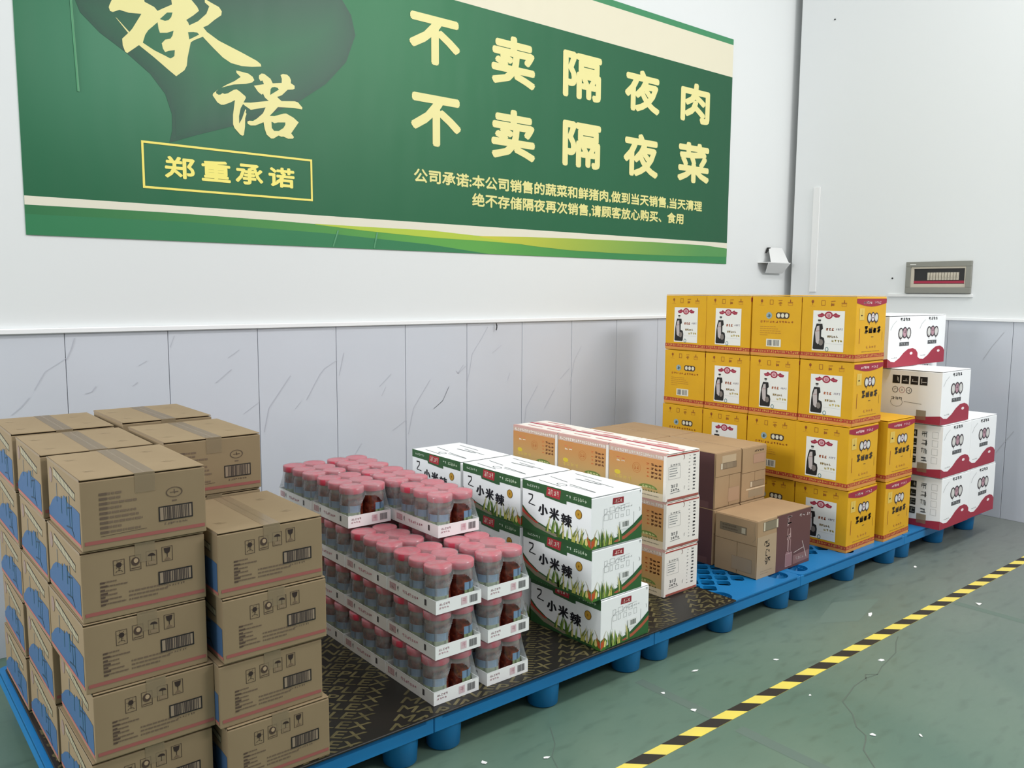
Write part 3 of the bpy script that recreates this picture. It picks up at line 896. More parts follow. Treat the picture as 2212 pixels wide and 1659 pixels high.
# --- green banded white cartons
GR = (52, 92, 54)
def pepper(p, x, y, s, n, seed, aspect):
    r = random.Random(seed)
    for i in range(n):
        a = x + r.uniform(-.5, .5) * s; hgt = r.uniform(.12, .34); lean = r.uniform(-.06, .06)
        c = r.choice([(128, 160, 62), (92, 132, 50), (196, 196, 96), (72, 110, 46), (214, 204, 130), (150, 176, 84)])
        wd = r.uniform(.018, .034) / aspect
        L = [(a - wd * (1 - q) + lean * q * q, y + hgt * q) for q in (0, .3, .6, .85)]
        Rr = [(a + wd * (1 - q ** 2) + lean * q * q, y + hgt * q) for q in (.85, .6, .3, 0)]
        p.poly(L + [(a + lean, y + hgt)] + Rr, c, 4 + i % 3)
        if i % 2 == 0: p.line([(a - wd, y + .01), (a - wd * .3 + lean * .4, y + hgt * .75)], .0011, (48, 74, 34), 7)
        if i % 4 == 1: p.line([(a + wd, y + hgt * .4), (a + wd * 1.2 + lean, y + hgt * 1.15)], .0016, (60, 92, 40), 7, .0006)
def green_left(p):
    p.poly([(0, .82), (0, 1), (1, 1), (1, .79), (.66, .795), (.66, .73), (.60, .73), (.345, .76), (.33, .815)], GR, 0)
    p.words(.06, .885, .26, .935, 7, (220, 230, 216), 1, .0016, 3)
    p.poly([(.365, .80), (.565, .785), (.58, .965), (.38, .975)], (176, 52, 60), 2)
    p.words(.39, .82, .555, .95, 4, (236, 214, 200), 3, .0022, 5)
    p.words(.65, .86, .72, .93, 2, (222, 232, 218), 1, .0018, 3); p.words(.75, .85, .94, .93, 6, (200, 216, 190), 1, .0022, 4)
    p.line([(.095, .73), (.16, .735), (.155, .66), (.115, .585), (.10, .545), (.20, .53)], .0062, (34, 34, 38), 1, .004)
    p.text('小', .255, .385, .385, .60, (22, 22, 30), 2, .008)
    p.text('米', .42, .36, .555, .585, (22, 22, 30), 2, .008)
    p.text('辣', .59, .31, .735, .54, (22, 22, 30), 2, .007)
    p.ell(.83, .61, .047, .092, (110, 76, 24), 1); p.ell(.83, .61, .040, .080, (196, 150, 52), 2); p.scrawl(.815, .57, .845, .65, (140, 92, 24), 3, .0015, 4)
    p.poly([(0, .48), (.10, .34), (.24, .22), (.42, .15), (.6, .10), (1, .08), (1, 0), (0, 0)], (46, 88, 48), 1)
    p.poly([(0, .42), (.10, .30), (.24, .19), (.42, .12), (.62, .07), (.5, .03), (.2, .10), (0, .26)], (140, 132, 112), 2)
    p.poly([(0, .44), (.05, .36), (.18, .24), (.26, .20), (.22, .18), (.08, .27), (0, .34)], (186, 66, 52), 3)
    pepper(p, .72, .05, .38, 22, 3, 2); pepper(p, .45, .09, .20, 7, 5, 2)
    p.poly([(.89, .02), (.94, .0), (1, 0), (1, .20), (.97, .22), (.92, .18)], (70, 120, 44), 5)
    p.poly([(.95, .24), (1, .16), (1, .04), (.97, .07)], (196, 84, 42), 6); p.line([(.975, .16), (.955, .28), (.925, .37)], .0032, (150, 140, 60), 7, .001)
    p.poly([(.925, .08), (.95, .05), (.965, .10), (.95, .20), (.93, .18)], (226, 214, 130), 7)
def green_front(p):
    p.poly([(.40, .78), (.62, .77), (.62, .89), (.41, .90)], (150, 40, 50), 0); p.words(.43, .79, .60, .875, 3, (236, 206, 196), 1, .002, 5)
    r = p.rnd
    for i in range(9):
        a, c = .24 + (i % 5) * .11, .50 + (i // 5) * .12
        p.frame(a, c, a + r.uniform(.05, .10), c + r.uniform(.05, .12), .0009, (120, 124, 124), 0)
    p.line([(.22, .35), (.22, .58), (.30, .66), (.46, .66), (.5, .72), (.74, .74)], .0009, (120, 124, 124), 0)
    p.words(.50, .66, .80, .70, 6, (130, 134, 134), 1, .001, 3)
    p.line([(.83, .25), (.83, .55)], .0012, (110, 112, 112), 0)
    p.rect(.55, .26, .74, .43, (240, 242, 240), 8); p.barcode(.60, .30, .72, .40, (40, 54, 44), 9, 8)
    p.words(.93, .90, .97, .96, 1, (90, 90, 90), 0, .001, 4); p.line([(.94, .62), (.96, .56), (.94, .54)], .0012, (80, 80, 80), 0)
    p.poly([(0, 0), (0, .06), (.30, .08), (.60, .16), (.82, .30), (1, .46), (1, 0)], (48, 98, 52), 1)
    p.poly([(.40, .05), (.66, .13), (.86, .25), (1, .36), (1, .28), (.86, .17), (.66, .06), (.5, .03)], (176, 92, 66), 2)
    p.poly([(.60, .165), (.82, .305), (1, .46), (1, .42), (.82, .27), (.60, .14)], (30, 84, 48), 3)
    pepper(p, .33, .02, .34, 19, 8, 1.4); pepper(p, .55, .05, .12, 4, 9, 1.4)
    p.poly([(0, 0), (.10, 0), (.13, .16), (.08, .24), (0, .20)], (70, 120, 44), 5)
    p.poly([(0, .16), (.07, .24), (.06, .08), (0, .02)], (196, 84, 42), 6); p.line([(.04, .16), (.07, .28), (.11, .37)], .0032, (150, 140, 60), 7, .001)
    p.poly([(.06, .06), (.09, .05), (.11, .14), (.09, .20), (.07, .16)], (226, 214, 130), 7)
def green_top(p):
    for x, y, X, Y in ((.10, .50, .14, .86), (.24, .12, .30, .52), (.64, .15, .70, .60), (.80, .42, .84, .84), (.36, .60, .42, .90)):
        p.line([(x, y), (X, Y)], .0034, (70, 74, 76), 0)
    p.ring(.20, .56, .05, .07, .010, (90, 94, 96), 0, 12); p.line([(.22, .10), (.24, .48)], .003, (110, 112, 112), 0)
    p.line([(.62, .30), (.60, .66)], .0048, (54, 58, 58), 1)
GD = (.275, .389, .1985)
def make_green(kind=0):
    t = make_carton('green_banded_carton', 'carton', GD, 'white_card')
    p = face_print(FACE_L, GD); green_left(p); p.build('side_print', t)
    p = face_print(FACE_F, GD); green_front(p); p.build('front_print', t)
    p = face_print(FACE_T, GD); green_top(p); p.build('top_print', t)
    return t
for r, (cy, rn) in enumerate(((2.293, 'front stack'), (2.697, 'middle stack'), (3.102, 'rear stack'))):
    for k in range(3):
        cx = 2.265
        rz = rj.uniform(-.008, .008)
        yy = cy
        if r == 0: cx, rz = ((2.312, .02), (2.268, .0), (2.263, -.004))[k]
        if r == 0 and k == 0: yy = cy - .002
        o = place('g', make_green, (cx, yy, base + k * .1995), rz,
              'white carton with green band and pepper print, %s of the %s' % (TIER[3][k], rn), 'green-banded pepper cartons')

# --- orange and white cartons
def grad(c0, c1, za, zb):
    return lambda q: tuple(a + (b_ - a) * min(1, max(0, (q.z - za) / (zb - za))) for a, b_ in zip(c0, c1))
def orange_left(p):
    n = 12
    for i in range(n):
        z0, z1 = .16 + .70 * i / n, .16 + .70 * (i + 1) / n
        p.rect(0, z0, .955, z1, grad((190, 162, 106), (206, 144, 84), .03, .17), 0)
    p.rect(0, 0, .955, .16, (224, 208, 180), 0)
    p.rect(0, .865, .955, .955, (206, 176, 160), 0); p.words(.02, .875, .94, .945, 22, (246, 240, 232), 1, .0022, 4)
    p.rect(0, .955, 1, 1, (214, 168, 160), 0)
    p.words(.13, .66, .30, .70, 2, (240, 226, 206), 1, .0024, 5); p.words(.13, .72, .30, .76, 2, (226, 120, 84), 1, .0022, 4)
    p.ring(.50, .60, .075, .11, .007, (192, 116, 56), 1); p.ring(.50, .60, .05, .075, .006, (192, 116, 56), 1); p.words(.455, .56, .545, .64, 2, (186, 104, 50), 1, .002, 5)
    for k in range(4):
        y = .70 - k * .085
        p.words(.66, y, .73, y + .05, 1, (206, 108, 56), 1, .0018, 4); p.words(.74, y, .93, y + .055, 3, (112, 66, 36), 1, .003, 6)
    p.ell(.16, .42, .055, .05, (220, 196, 60), 1); p.words(.10, .28, .42, .38, 4, (214, 190, 84), 1, .0016, 4)
    p.ell(.70, .22, .16, .085, (110, 132, 62), 2, 20, 0, pi); p.words(.60, .225, .82, .275, 4, (214, 214, 150), 3, .0022, 5)
    p.words(.52, .155, .88, .19, 8, (84, 104, 60), 3, .0018, 4); p.rows(.55, .06, .90, .10, 1, (150, 140, 120), 1, .5, .1)
def orange_front(p):
    p.rect(.02, .935, .98, .965, (168, 72, 62), 0); p.rect(.05, .018, .985, .06, (164, 88, 76), 0)
    p.line([(.02, .015), (.98, .015)], .0015, (120, 60, 50), 0)
    r = p.rnd
    for k in range(11):
        y = .90 - k * .072
        p.scrawl(.66, y - .02, .71, y, (70, 70, 74), 0, .0018, 2); p.scrawl(.80, y - .03, .88, y + .01, (60, 60, 64), 0, .0026, 6)
    p.ring(.50, .88, .035, .05, .012, (120, 60, 54), 0, 12, -1.6, 1.6)
    p.frame(.07, .46, .42, .72, .0009, (120, 122, 124), 0); p.words(.12, .72, .42, .78, 4, (90, 92, 94), 0, .0014, 4)
    p.rows(.10, .50, .38, .70, 4, (134, 138, 140), 0, .3, .4)
    p.words(.14, .20, .40, .26, 4, (84, 86, 88), 0, .0018, 5); p.words(.14, .27, .36, .36, 3, (100, 102, 104), 0, .0018, 5); p.line([(.13, .165), (.42, .18)], .002, (84, 86, 88), 0)
    p.scrawl(.54, .20, .57, .28, (70, 70, 74), 0, .0018, 2)
def orange_top(p):
    p.rect(.47, .0, .55, 1, (190, 74, 92), 0)
    p.rect(0, 0, .08, 1, (222, 182, 174), 0)
    for x, a, c in ((.22, .10, .40), (.24, .52, .85), (.68, .20, .55), (.84, .45, .85)):
        p.rect(x, a, x + .035, c, (222, 130, 134), 0)
    p.rect(.60, .05, .66, .95, (226, 170, 170), 0)
OD = (.230, .340, .2145)
def make_orange():
    t = make_carton('orange_gift_carton', 'carton', OD, 'cream_card')
    p = face_print(FACE_L, OD); orange_left(p); p.build('side_print', t)
    p = face_print(FACE_F, OD); orange_front(p); p.build('front_print', t)
    p = face_print(FACE_T, OD); orange_top(p); p.build('top_print', t)
    return t
for r, (cy, rn) in enumerate(((2.472, 'front stack'), (2.817, 'middle stack'), (3.163, 'rear stack'))):
    for k in range(3):
        place('o', make_orange, (2.900 + (.006, .009, -.002)[k] + rj.uniform(-.002, .002), cy + rj.uniform(-.001, .001), base + k * .2155), rj.uniform(-.004, .004),
              'white carton with orange side print, %s of the %s' % (TIER[3][k], rn), 'orange-sided cartons')

# --- maroon and kraft cartons
def strokes(p, x0, y0, x1, y1, seed, col=(44, 36, 32), n=9, w=.004):
    r = random.Random(seed)
    for i in range(n):
        a, c = x0 + (x1 - x0) * r.random(), y0 + (y1 - y0) * r.random()
        ang = r.choice([0, 1.5, .8, 2.3]) + r.uniform(-.2, .2); L = (y1 - y0) * r.uniform(.25, .5)
        p.line([(a, c), (min(x1, max(x0, a + cos(ang) * L)), min(y1, max(y0, c + sin(ang) * L)))], w, col, 2, w * .5)
def end_flaps(t, w, h, yf, m, seed=0, flip=False, tapes=True):
    """folded end flaps on the -Y end: one wide upper flap over two lower ones meeting in the middle"""
    z = .57 * h if not flip else .53 * h
    b = bmesh.new(); box(b, -w / 2 + .002, w / 2 - .002, yf - .0042, yf - .0005, z, h - .004, .001); bm_obj('end_flap', b, [m], t)
    for a, c in ((-w / 2 + .002, -.001 + .01), (.001 + .01, w / 2 - .002)):
        b = bmesh.new(); box(b, a, c, yf - .0028, yf - .0005, .004, z - .002, .0008); bm_obj('end_flap', b, [m], t)
    q = Print((-w / 2, yf - .0042, 0), (1, 0, 0), (0, 0, 1), .0004); q.sx, q.sy = w, h
    if not flip:
        q.rect(.19, .69, .80, .80, (134, 116, 94), 0); q.rect(.19, .69, .26, .80, (214, 202, 180), 1); q.frame(.19, .69, .80, .80, .0012, (110, 92, 74), 2); q.barcode(.3, .7, .7, .79, (150, 132, 108), 1, 7)
        q.rect(.24, .80, .78, .93, (190, 168, 138), 0)
    else:
        q.words(.48, .89, .88, .925, 6, (84, 70, 60), 0, .0022, 5); q.rect(.45, .68, .94, .85, (176, 140, 116), 0); q.frame(.45, .68, .94, .85, .001, (150, 116, 96), 1)
    q.build('end_label', t)
    q = Print((-w / 2, yf - .0028, 0), (1, 0, 0), (0, 0, 1), .0004); q.sx, q.sy = w, h
    if not flip:
        q.rect(.52, .08, .96, .33, (176, 144, 116), 0); q.frame(.52, .08, .96, .33, .0009, (158, 126, 100), 1)
    else:
        q.rect(.36, .24, .92, .35, (150, 130, 104), 0); q.frame(.36, .24, .92, .35, .0014, (96, 78, 62), 2); q.rect(.36, .24, .44, .35, (206, 190, 164), 1); q.rect(.2, .2, .98, .225, (214, 192, 160), 0); q.rect(.3, .06, .9, .19, (156, 138, 112), 0)
    q.build('end_label', t)
MD = (.212, .452, .283)
def make_maroon(flip):
    w, d, h = MD
    t = empty('kraft_carton', (0, 0, 0), '', 'carton')
    b = bmesh.new(); box(b, -w / 2, w / 2, -d / 2, d / 2, .0005, h, .003, 2); bm_obj('carton_body', b, ['kraft_warm'], t)
    p = face_print(FACE_L, MD); p.rect(0, .0, .99, .985, (92, 60, 60), 0); p.rect(.62, .0, .93, .12, (108, 74, 72), 1); p.words(.3, .45, .7, .52, 4, (120, 82, 86), 1, .002, 4); p.build('side_print', t)
    end_flaps(t, w, h, -d / 2, 'kraft_warm', 0, flip)
    p = face_print(FACE_T, MD); p.line([(.30, .45), (.31, .80)], .0012, (168, 138, 106), 0); p.line([(.93, .5), (.93, .98)], .0016, (226, 214, 196), 0); p.build('top_print', t)
    return t
mz = PZ + .0006
k = 0
for cx, flip, cn in ((3.447, False, 'left'), (3.667, True, 'right')):
    for cy, rn in ((2.683, 'front'), (3.148, 'rear')):
        for lvl in range(2):
            z = mz + lvl * .284
            place(('m', flip), lambda: make_maroon(flip), (cx, cy, z), 0,
                  'kraft carton with maroon side, %s level, %s column, %s row' % (TIER[2][lvl], cn, rn), 'maroon and kraft cartons behind the lone one')
# the lone one standing in front, turned broadside
t = empty('kraft_carton', (3.562, 2.315, mz), 'kraft and maroon carton standing alone at the pallet edge', 'carton', 'maroon and kraft cartons')
del t['group']
w, d, h = .462, .238, .283
b = bmesh.new(); box(b, -w / 2, w / 2, -d / 2, d / 2, .0005, h, .004, 2); bm_obj('carton_body', b, ['kraft_warm'], t)
p = Print((-w / 2, -d / 2, 0), (1, 0, 0), (0, 0, 1)); p.sx, p.sy = w, h
p.poly([(.345, .0), (.992, .0), (.992, .988), (.345, .988)], (100, 66, 64), 0)
p.rect(.0, .0, .345, .72, (178, 154, 124), 0)
p.rect(.10, .80, .36, .955, (132, 122, 100), 1); p.rect(.10, .80, .13, .955, (206, 194, 168), 2); p.rect(.335, .80, .365, .955, (214, 202, 176), 2); p.frame(.10, .80, .36, .955, .0012, (96, 84, 66), 3)
strokes(p, .13, .50, .22, .64, 21, w=.005); strokes(p, .14, .36, .22, .47, 22, w=.005); strokes(p, .12, .16, .24, .34, 23, w=.005, n=11)
p.rows(.07, .05, .28, .13, 2, (156, 134, 106), 1, .3, .5)
p.words(.52, .76, .63, .95, 1, (206, 178, 174), 2, .006, 7); p.line([(.555, .72), (.545, .52)], .004, (196, 164, 160), 2); p.line([(.60, .72), (.61, .55)], .004, (196, 164, 160), 2)
p.words(.535, .50, .62, .64, 1, (196, 164, 160), 2, .005, 6)
p.rect(.555, .30, .575, .52, (180, 148, 146), 2); p.rect(.60, .28, .615, .52, (160, 124, 124), 2); p.poly([(.52, .04), (.645, .04), (.645, .27), (.62, .31), (.54, .31), (.52, .27)], (150, 112, 114), 2); p.frame(.52, .04, .645, .27, .002, (190, 160, 158), 3)
p.line([(.68, .25), (.88, .30)], .003, (206, 190, 184), 2); p.line([(.84, .42), (.93, .10)], .0035, (214, 200, 192), 2); p.poly([(.67, .04), (.985, .06), (.985, .22), (.67, .20)], (134, 98, 94), 1); p.words(.72, .10, .88, .16, 4, (196, 172, 166), 2, .0022, 5)
p.words(.76, .86, .87, .92, 2, (222, 204, 200), 2, .003, 5); p.words(.90, .85, .985, .92, 2, (222, 204, 200), 2, .003, 3)
p.build('front_print', t)
tb = bmesh.new(); box(tb, -w / 2 - .0042, -w / 2 - .0005, -d / 2 + .002, d / 2 - .002, .57 * h, h - .004, .001); bm_obj('end_flap', tb, ['kraft_warm'], t)
for a, c in ((-d / 2 + .002, -.012), (-.009, d / 2 - .002)):
    tb = bmesh.new(); box(tb, -w / 2 - .003, -w / 2 - .0005, a, c, .004, .57 * h - .002, .0008); bm_obj('end_flap', tb, ['kraft_warm'], t)
p = Print((-w / 2 - .0042, d / 2, 0), (0, -1, 0), (0, 0, 1), .0004); p.sx, p.sy = d, h
p.rect(.12, .72, .76, .85, (122, 108, 86), 0); p.frame(.12, .72, .76, .85, .0012, (90, 76, 60), 1); p.rect(.64, .735, .73, .83, (180, 168, 144), 2); p.rows(.18, .74, .6, .84, 2, (98, 84, 66), 1, .5, .2)
p.line([(.95, .95), (.93, .80), (.97, .70), (.90, .62)], .002, (150, 128, 98), 0)
p.build('end_label', t)
p = Print((-w / 2 - .003, d / 2, 0), (0, -1, 0), (0, 0, 1), .0004); p.sx, p.sy = d, h
p.rect(.42, .08, .90, .32, (164, 140, 112), 0); p.frame(.42, .08, .90, .32, .001, (140, 116, 90), 1)
p.build('end_label', t)
b = bmesh.new()
prism(b, [(-w / 2 + .16, h - .002), (w / 2, h - .002), (w / 2, h + .0014), (-w / 2 + .16, h + .0014)], -d / 2 - .0012, -d / 2 + .004)
bm_obj('torn_edge', b, ['kraft_warm'], t)

# --- yellow cartons
RB = (158, 40, 62)
def emblem3(p, cx, cy, s, ax, out, mid, layer=1):
    for dx, c in ((-1, (214, 214, 210)), (1, (214, 214, 210)), (0, mid)):
        p.ell(cx + dx * s * .62 * ax, cy - (abs(dx)) * s * .06, s * .40 * ax, s * .62, out, layer + (1 if dx == 0 else 0), 14)
        p.ell(cx + dx * s * .62 * ax, cy - (abs(dx)) * s * .06, s * .27 * ax, s * .47, c, layer + 2, 14)
    p.line([(cx - s * .75 * ax, cy - s * .3), (cx - s * .55 * ax, cy - s * .85)], .0028, out, layer + 3)
    p.line([(cx + s * .75 * ax, cy - s * .3), (cx + s * .55 * ax, cy - s * .85)], .0028, out, layer + 3)
    p.scrawl(cx - s * .18 * ax, cy - s * .25, cx + s * .18 * ax, cy + s * .3, out, layer + 4, .0016, 5)
def band(p):
    p.rect(0, .045, 1, .105, (176, 62, 44), 0); p.words(.01, .052, .99, .098, 22, (226, 178, 92), 1, .0022, 3); p.rect(0, .0, 1, .045, (214, 150, 70), 0)
def yicons(p):
    for k, x in enumerate((.20, .40, .58, .78)):
        c = (150, 82, 34)
        if k == 0: p.ell(x, .905, .024, .026, c, 1, 10); p.line([(x, .90), (x, .85)], .0022, c, 1); p.line([(x - .05, .835), (x + .05, .832)], .0016, (196, 136, 44), 1)
        if k == 1: p.frame(x - .035, .845, x + .035, .925, .0022, c, 1)
        if k == 2: p.line([(x - .04, .91), (x + .04, .915)], .003, c, 1); p.scrawl(x - .04, .83, x + .04, .89, c, 1, .0022, 5)
        if k == 3: p.line([(x, .93), (x, .885)], .0045, c, 1); p.line([(x - .05, .885), (x + .05, .885)], .0032, c, 1); p.frame(x - .045, .835, x + .045, .872, .0016, (184, 116, 44), 1)
def ylabel(p):
    band(p); yicons(p)
    p.rect(.22, .135, .80, .765, (238, 238, 232), 1)
    p.ell(.51, .695, .075, .058, RB, 3, 18); p.ell(.51, .695, .05, .038, (222, 170, 178), 4, 14); p.scrawl(.485, .67, .535, .72, (140, 30, 60), 5, .0018, 5)
    for s in (-1, 1):
        p.poly([(.51 + s * .06, .695), (.51 + s * .13, .735), (.51 + s * .15, .715), (.51 + s * .21, .70), (.51 + s * .19, .665), (.51 + s * .13, .66)], RB, 2)
        p.line([(.51 + s * .09, .70), (.51 + s * .18, .685)], .002, (206, 120, 140), 4)
    # bottle
    p.rect(.315, .60, .37, .625, (40, 40, 38), 2); p.rect(.322, .575, .363, .60, (190, 190, 186), 2)
    p.poly([(.235, .17), (.245, .36), (.26, .47), (.29, .56), (.40, .56), (.415, .48), (.385, .46), (.385, .36), (.44, .34), (.455, .28), (.445, .17), (.43, .155), (.25, .155)], (34, 33, 32), 2)
    p.poly([(.27, .42), (.30, .52), (.345, .53), (.355, .40), (.36, .26), (.33, .235), (.29, .27)], (196, 186, 184), 3)
    p.ell(.385, .27, .042, .05, (128, 120, 114), 4, 12); p.line([(.285, .44), (.35, .45)], .003, (170, 120, 116), 4)
    p.words(.47, .455, .62, .50, 3, (176, 96, 58), 2, .0034, 6); p.words(.65, .465, .78, .50, 4, (150, 140, 150), 2, .002, 4)
    p.words(.49, .345, .70, .385, 5, (142, 116, 52), 2, .0026, 5); p.words(.58, .28, .78, .32, 4, (190, 168, 60), 2, .0026, 5)
    p.line([(.47, .255), (.78, .25)], .0012, (200, 200, 196), 2); p.ring(.50, .165, .032, .036, .010, (64, 120, 124), 4, 12)
def yinfo(p):
    band(p); yicons(p)
    p.ell(.36, .665, .062, .055, (150, 172, 178), 1, 12); p.scrawl(.32, .63, .40, .70, (90, 118, 126), 2, .003, 7)
    p.poly([(.50, .64), (.53, .62), (.74, .62), (.77, .65), (.77, .70), (.73, .72), (.53, .72), (.50, .70)], (66, 52, 42), 1)
    for k in range(3): p.ell(.555 + k * .08, .67, .033, .036, (226, 220, 196), 2, 12)
    p.words(.18, .545, .86, .585, 11, (176, 100, 36), 1, .0026, 4)
    p.rows(.18, .36, .64, .50, 4, (190, 134, 40), 1, .3, .5); p.rect(.18, .34, .34, .345, (170, 110, 40), 1)
    p.rect(.32, .155, .62, .28, (230, 226, 208), 1); p.barcode(.35, .17, .45, .265, (50, 60, 80), 2, 6); p.barcode(.47, .17, .59, .265, (50, 56, 70), 2, 7)
def yfront(p):
    band(p)
    top = [(i / 12, .955) for i in range(13)]
    bot = [(1 - i / 12, .89 - .055 * sin(pi * i / 12)) for i in range(13)]
    p.poly(top + bot, RB, 1)
    p.words(.22, .875, .50, .92, 6, (238, 214, 210), 2, .0030, 5); p.words(.58, .875, .82, .92, 4, (228, 186, 190), 2, .0028, 4)
    p.rect(.10, .63, .26, .81, (222, 190, 92), 1); p.ell(.175, .70, .03, .012, (64, 44, 30), 2, 10); p.line([(.19, .79), (.175, .71)], .0014, (150, 110, 50), 2)
    emblem3(p, .55, .67, .13, 1.45, (60, 46, 50), (226, 214, 216), 1)
    p.words(.28, .42, .84, .54, 4, (58, 46, 32), 2, .0072, 8)
    p.rect(.525, .36, .60, .37, (96, 72, 40), 1)
    p.line([(.13, .27), (.135, .50)], .004, (150, 70, 40), 1); p.line([(.90, .30), (.90, .44)], .0025, (140, 104, 40), 1)
    p.words(.36, .19, .72, .235, 4, (190, 128, 58), 1, .0024, 4); p.rows(.22, .135, .86, .15, 1, (150, 106, 48), 1, .5, .1)
YD = (.305, .305, .334)
def make_yellow(kind):
    t = make_carton('yellow_carton', 'carton', YD, 'yellow')
    p = face_print(FACE_L, YD); p.rnd = random.Random(kind); (ylabel if kind == 0 else yinfo)(p); p.build('side_print', t)
    p = face_print(FACE_F, YD); yfront(p); p.build('front_print', t)
    b = bmesh.new(); box(b, -YD[0] / 2 - .0012, -YD[0] / 2 - .0004, -.012, .012, YD[2] - .045, YD[2] - .002)
    return t
ykind = [[0, 1, 0, 1], [0, 1, 0, 1], [0, 0, 0, 1], [0, 1, 0, 0]]  # tier -> column from near to far
cn = ['nearest column', 'second column back', 'third column back', 'farthest column']
for k in range(4):
    for c in range(4):
        kd = ykind[k][c]
        dx = (.010, -.006, .004, .002)[k]
        o = place(('y', kd), lambda: make_yellow(kd), (4.188 + dx + rj.uniform(-.003, .003), 2.292 + c * .3095 + rj.uniform(-.001, .001), mz + k * .3345), rj.uniform(-.007, .007),
              'yellow carton %s, %s of the %s' % ('with bottle label' if kd == 0 else 'with plain text side', TIER[4][k], cn[c]), 'yellow sauce cartons')
for k in range(2):
    o = place(('y', 0), lambda: make_yellow(0), (4.545, 2.268, mz + k * .3345), (.02, -.01)[k], 'yellow carton standing to the right of the tall wall, %s of its pair' % TIER[2][k], 'yellow sauce cartons')

# --- white cartons with a red wave
WR = (160, 46, 66)
def wfront(p):
    wave = [(0, 0), (0, .17), (.10, .115), (.22, .10), (.38, .17), (.52, .27), (.66, .335), (.82, .345), (.93, .31), (1, .24), (1, 0)]
    p.poly(wave, WR, 1); p.ell(.77, .245, .05, .028, (240, 226, 228), 2, 12); p.words(.10, .17, .30, .19, 4, (130, 130, 130), 2, .0018, 3)
    p.line([(.05, .72), (.12, .82), (.24, .90)], .0022, (96, 98, 100), 0, .0012)
    p.words(.35, .885, .68, .955, 4, (72, 74, 76), 0, .0036, 6)
    emblem3(p, .52, .66, .185, 1.15, (66, 58, 62), (190, 150, 162), 0)
    p.rect(.36, .40, .68, .475, (84, 86, 88), 0); p.words(.38, .405, .66, .47, 3, (180, 182, 184), 1, .0022, 4)
def wleft(kind):
    def f(p):
        p.poly([(0, .0), (0, .06), (.2, .10), (.5, .12), (.8, .14), (1, .17), (1, 0)], WR, 1)
        if kind == 0:
            for k in range(4): p.rect(.22 + k * .145, .72, .34 + k * .145, .88, (30, 30, 32), 0); p.scrawl(.23 + k * .145, .75, .33 + k * .145, .85, (210, 210, 210), 1, .003, 2)
            for k, c in enumerate(((90, 90, 94), (190, 150, 160), (90, 90, 94))): p.ring(.27 + k * .11, .60, .05, .065, .011, c, 0, 8); p.scrawl(.25 + k * .11, .57, .29 + k * .11, .63, (120, 110, 116), 1, .002, 3)
            p.ring(.30, .36, .10, .09, .006, (110, 112, 114), 0, 12); p.line([(.42, .38), (.70, .36)], .0022, (90, 92, 94), 0); p.words(.20, .40, .40, .46, 3, (96, 98, 100), 0, .0024, 5)
        else:
            for k in range(4): p.rect(.50, .74 - k * .17, .60, .87 - k * .17, (34, 38, 36), 0); p.scrawl(.51, .76 - k * .17, .59, .85 - k * .17, (200, 204, 200), 1, .002, 3)
            for k in range(4): p.words(.66, .74 - k * .16, .78, .86 - k * .16, 1, (60, 64, 64), 0, .003, 6); p.frame(.84, .74 - k * .16, .93, .86 - k * .16, .001, (120, 122, 124), 0)
    return f
WD = (.378, .36, .303)
def make_white(kind):
    t = make_carton('red_wave_carton', 'carton', WD, 'white_card')
    p = face_print(FACE_L, WD); wleft(kind)(p); p.build('side_print', t)
    p = face_print(FACE_F, WD); wfront(p); p.build('front_print', t)
    b = bmesh.new(); box(b, -WD[0] / 2 - .0016, -WD[0] / 2 - .0004, -.10, -.045, .02, .075); bm_obj('tape_tab', b, ['tape'], t)
    return t
spots = [(5.062, 2.198, 0, 1, 'bottom left carton of the front row'), (5.452, 2.203, 0, 1, 'bottom right carton of the front row'),
         (5.035, 2.200, 1, 1, 'second level from the floor, front left'), (5.425, 2.205, 1, 1, 'second level from the floor, front right'),
         (5.005, 2.21, 2, 0, 'single box at the third level front'),
         (5.06, 2.572, 0, 1, 'rear row, bottom left'), (5.45, 2.575, 0, 1, 'rear row, bottom right'), (5.06, 2.574, 1, 1, 'rear row, second level left'), (5.45, 2.577, 1, 1, 'rear row, second level right'),
         (5.02, 2.580, 2, 0, 'rear row, third level left'), (5.41, 2.583, 2, 0, 'rear row, third level right'),
         (4.945, 2.50, 3, 1, 'top level left'), (5.335, 2.51, 3, 1, 'top level right')]
for cx, cy, lv, kd, wh in spots:
    place(('w', kd), lambda: make_white(kd), (cx, cy, mz + lv * .3065), rj.uniform(-.004, .004), 'white carton with red wave and emblem, %s' % wh, 'white red-wave cartons')

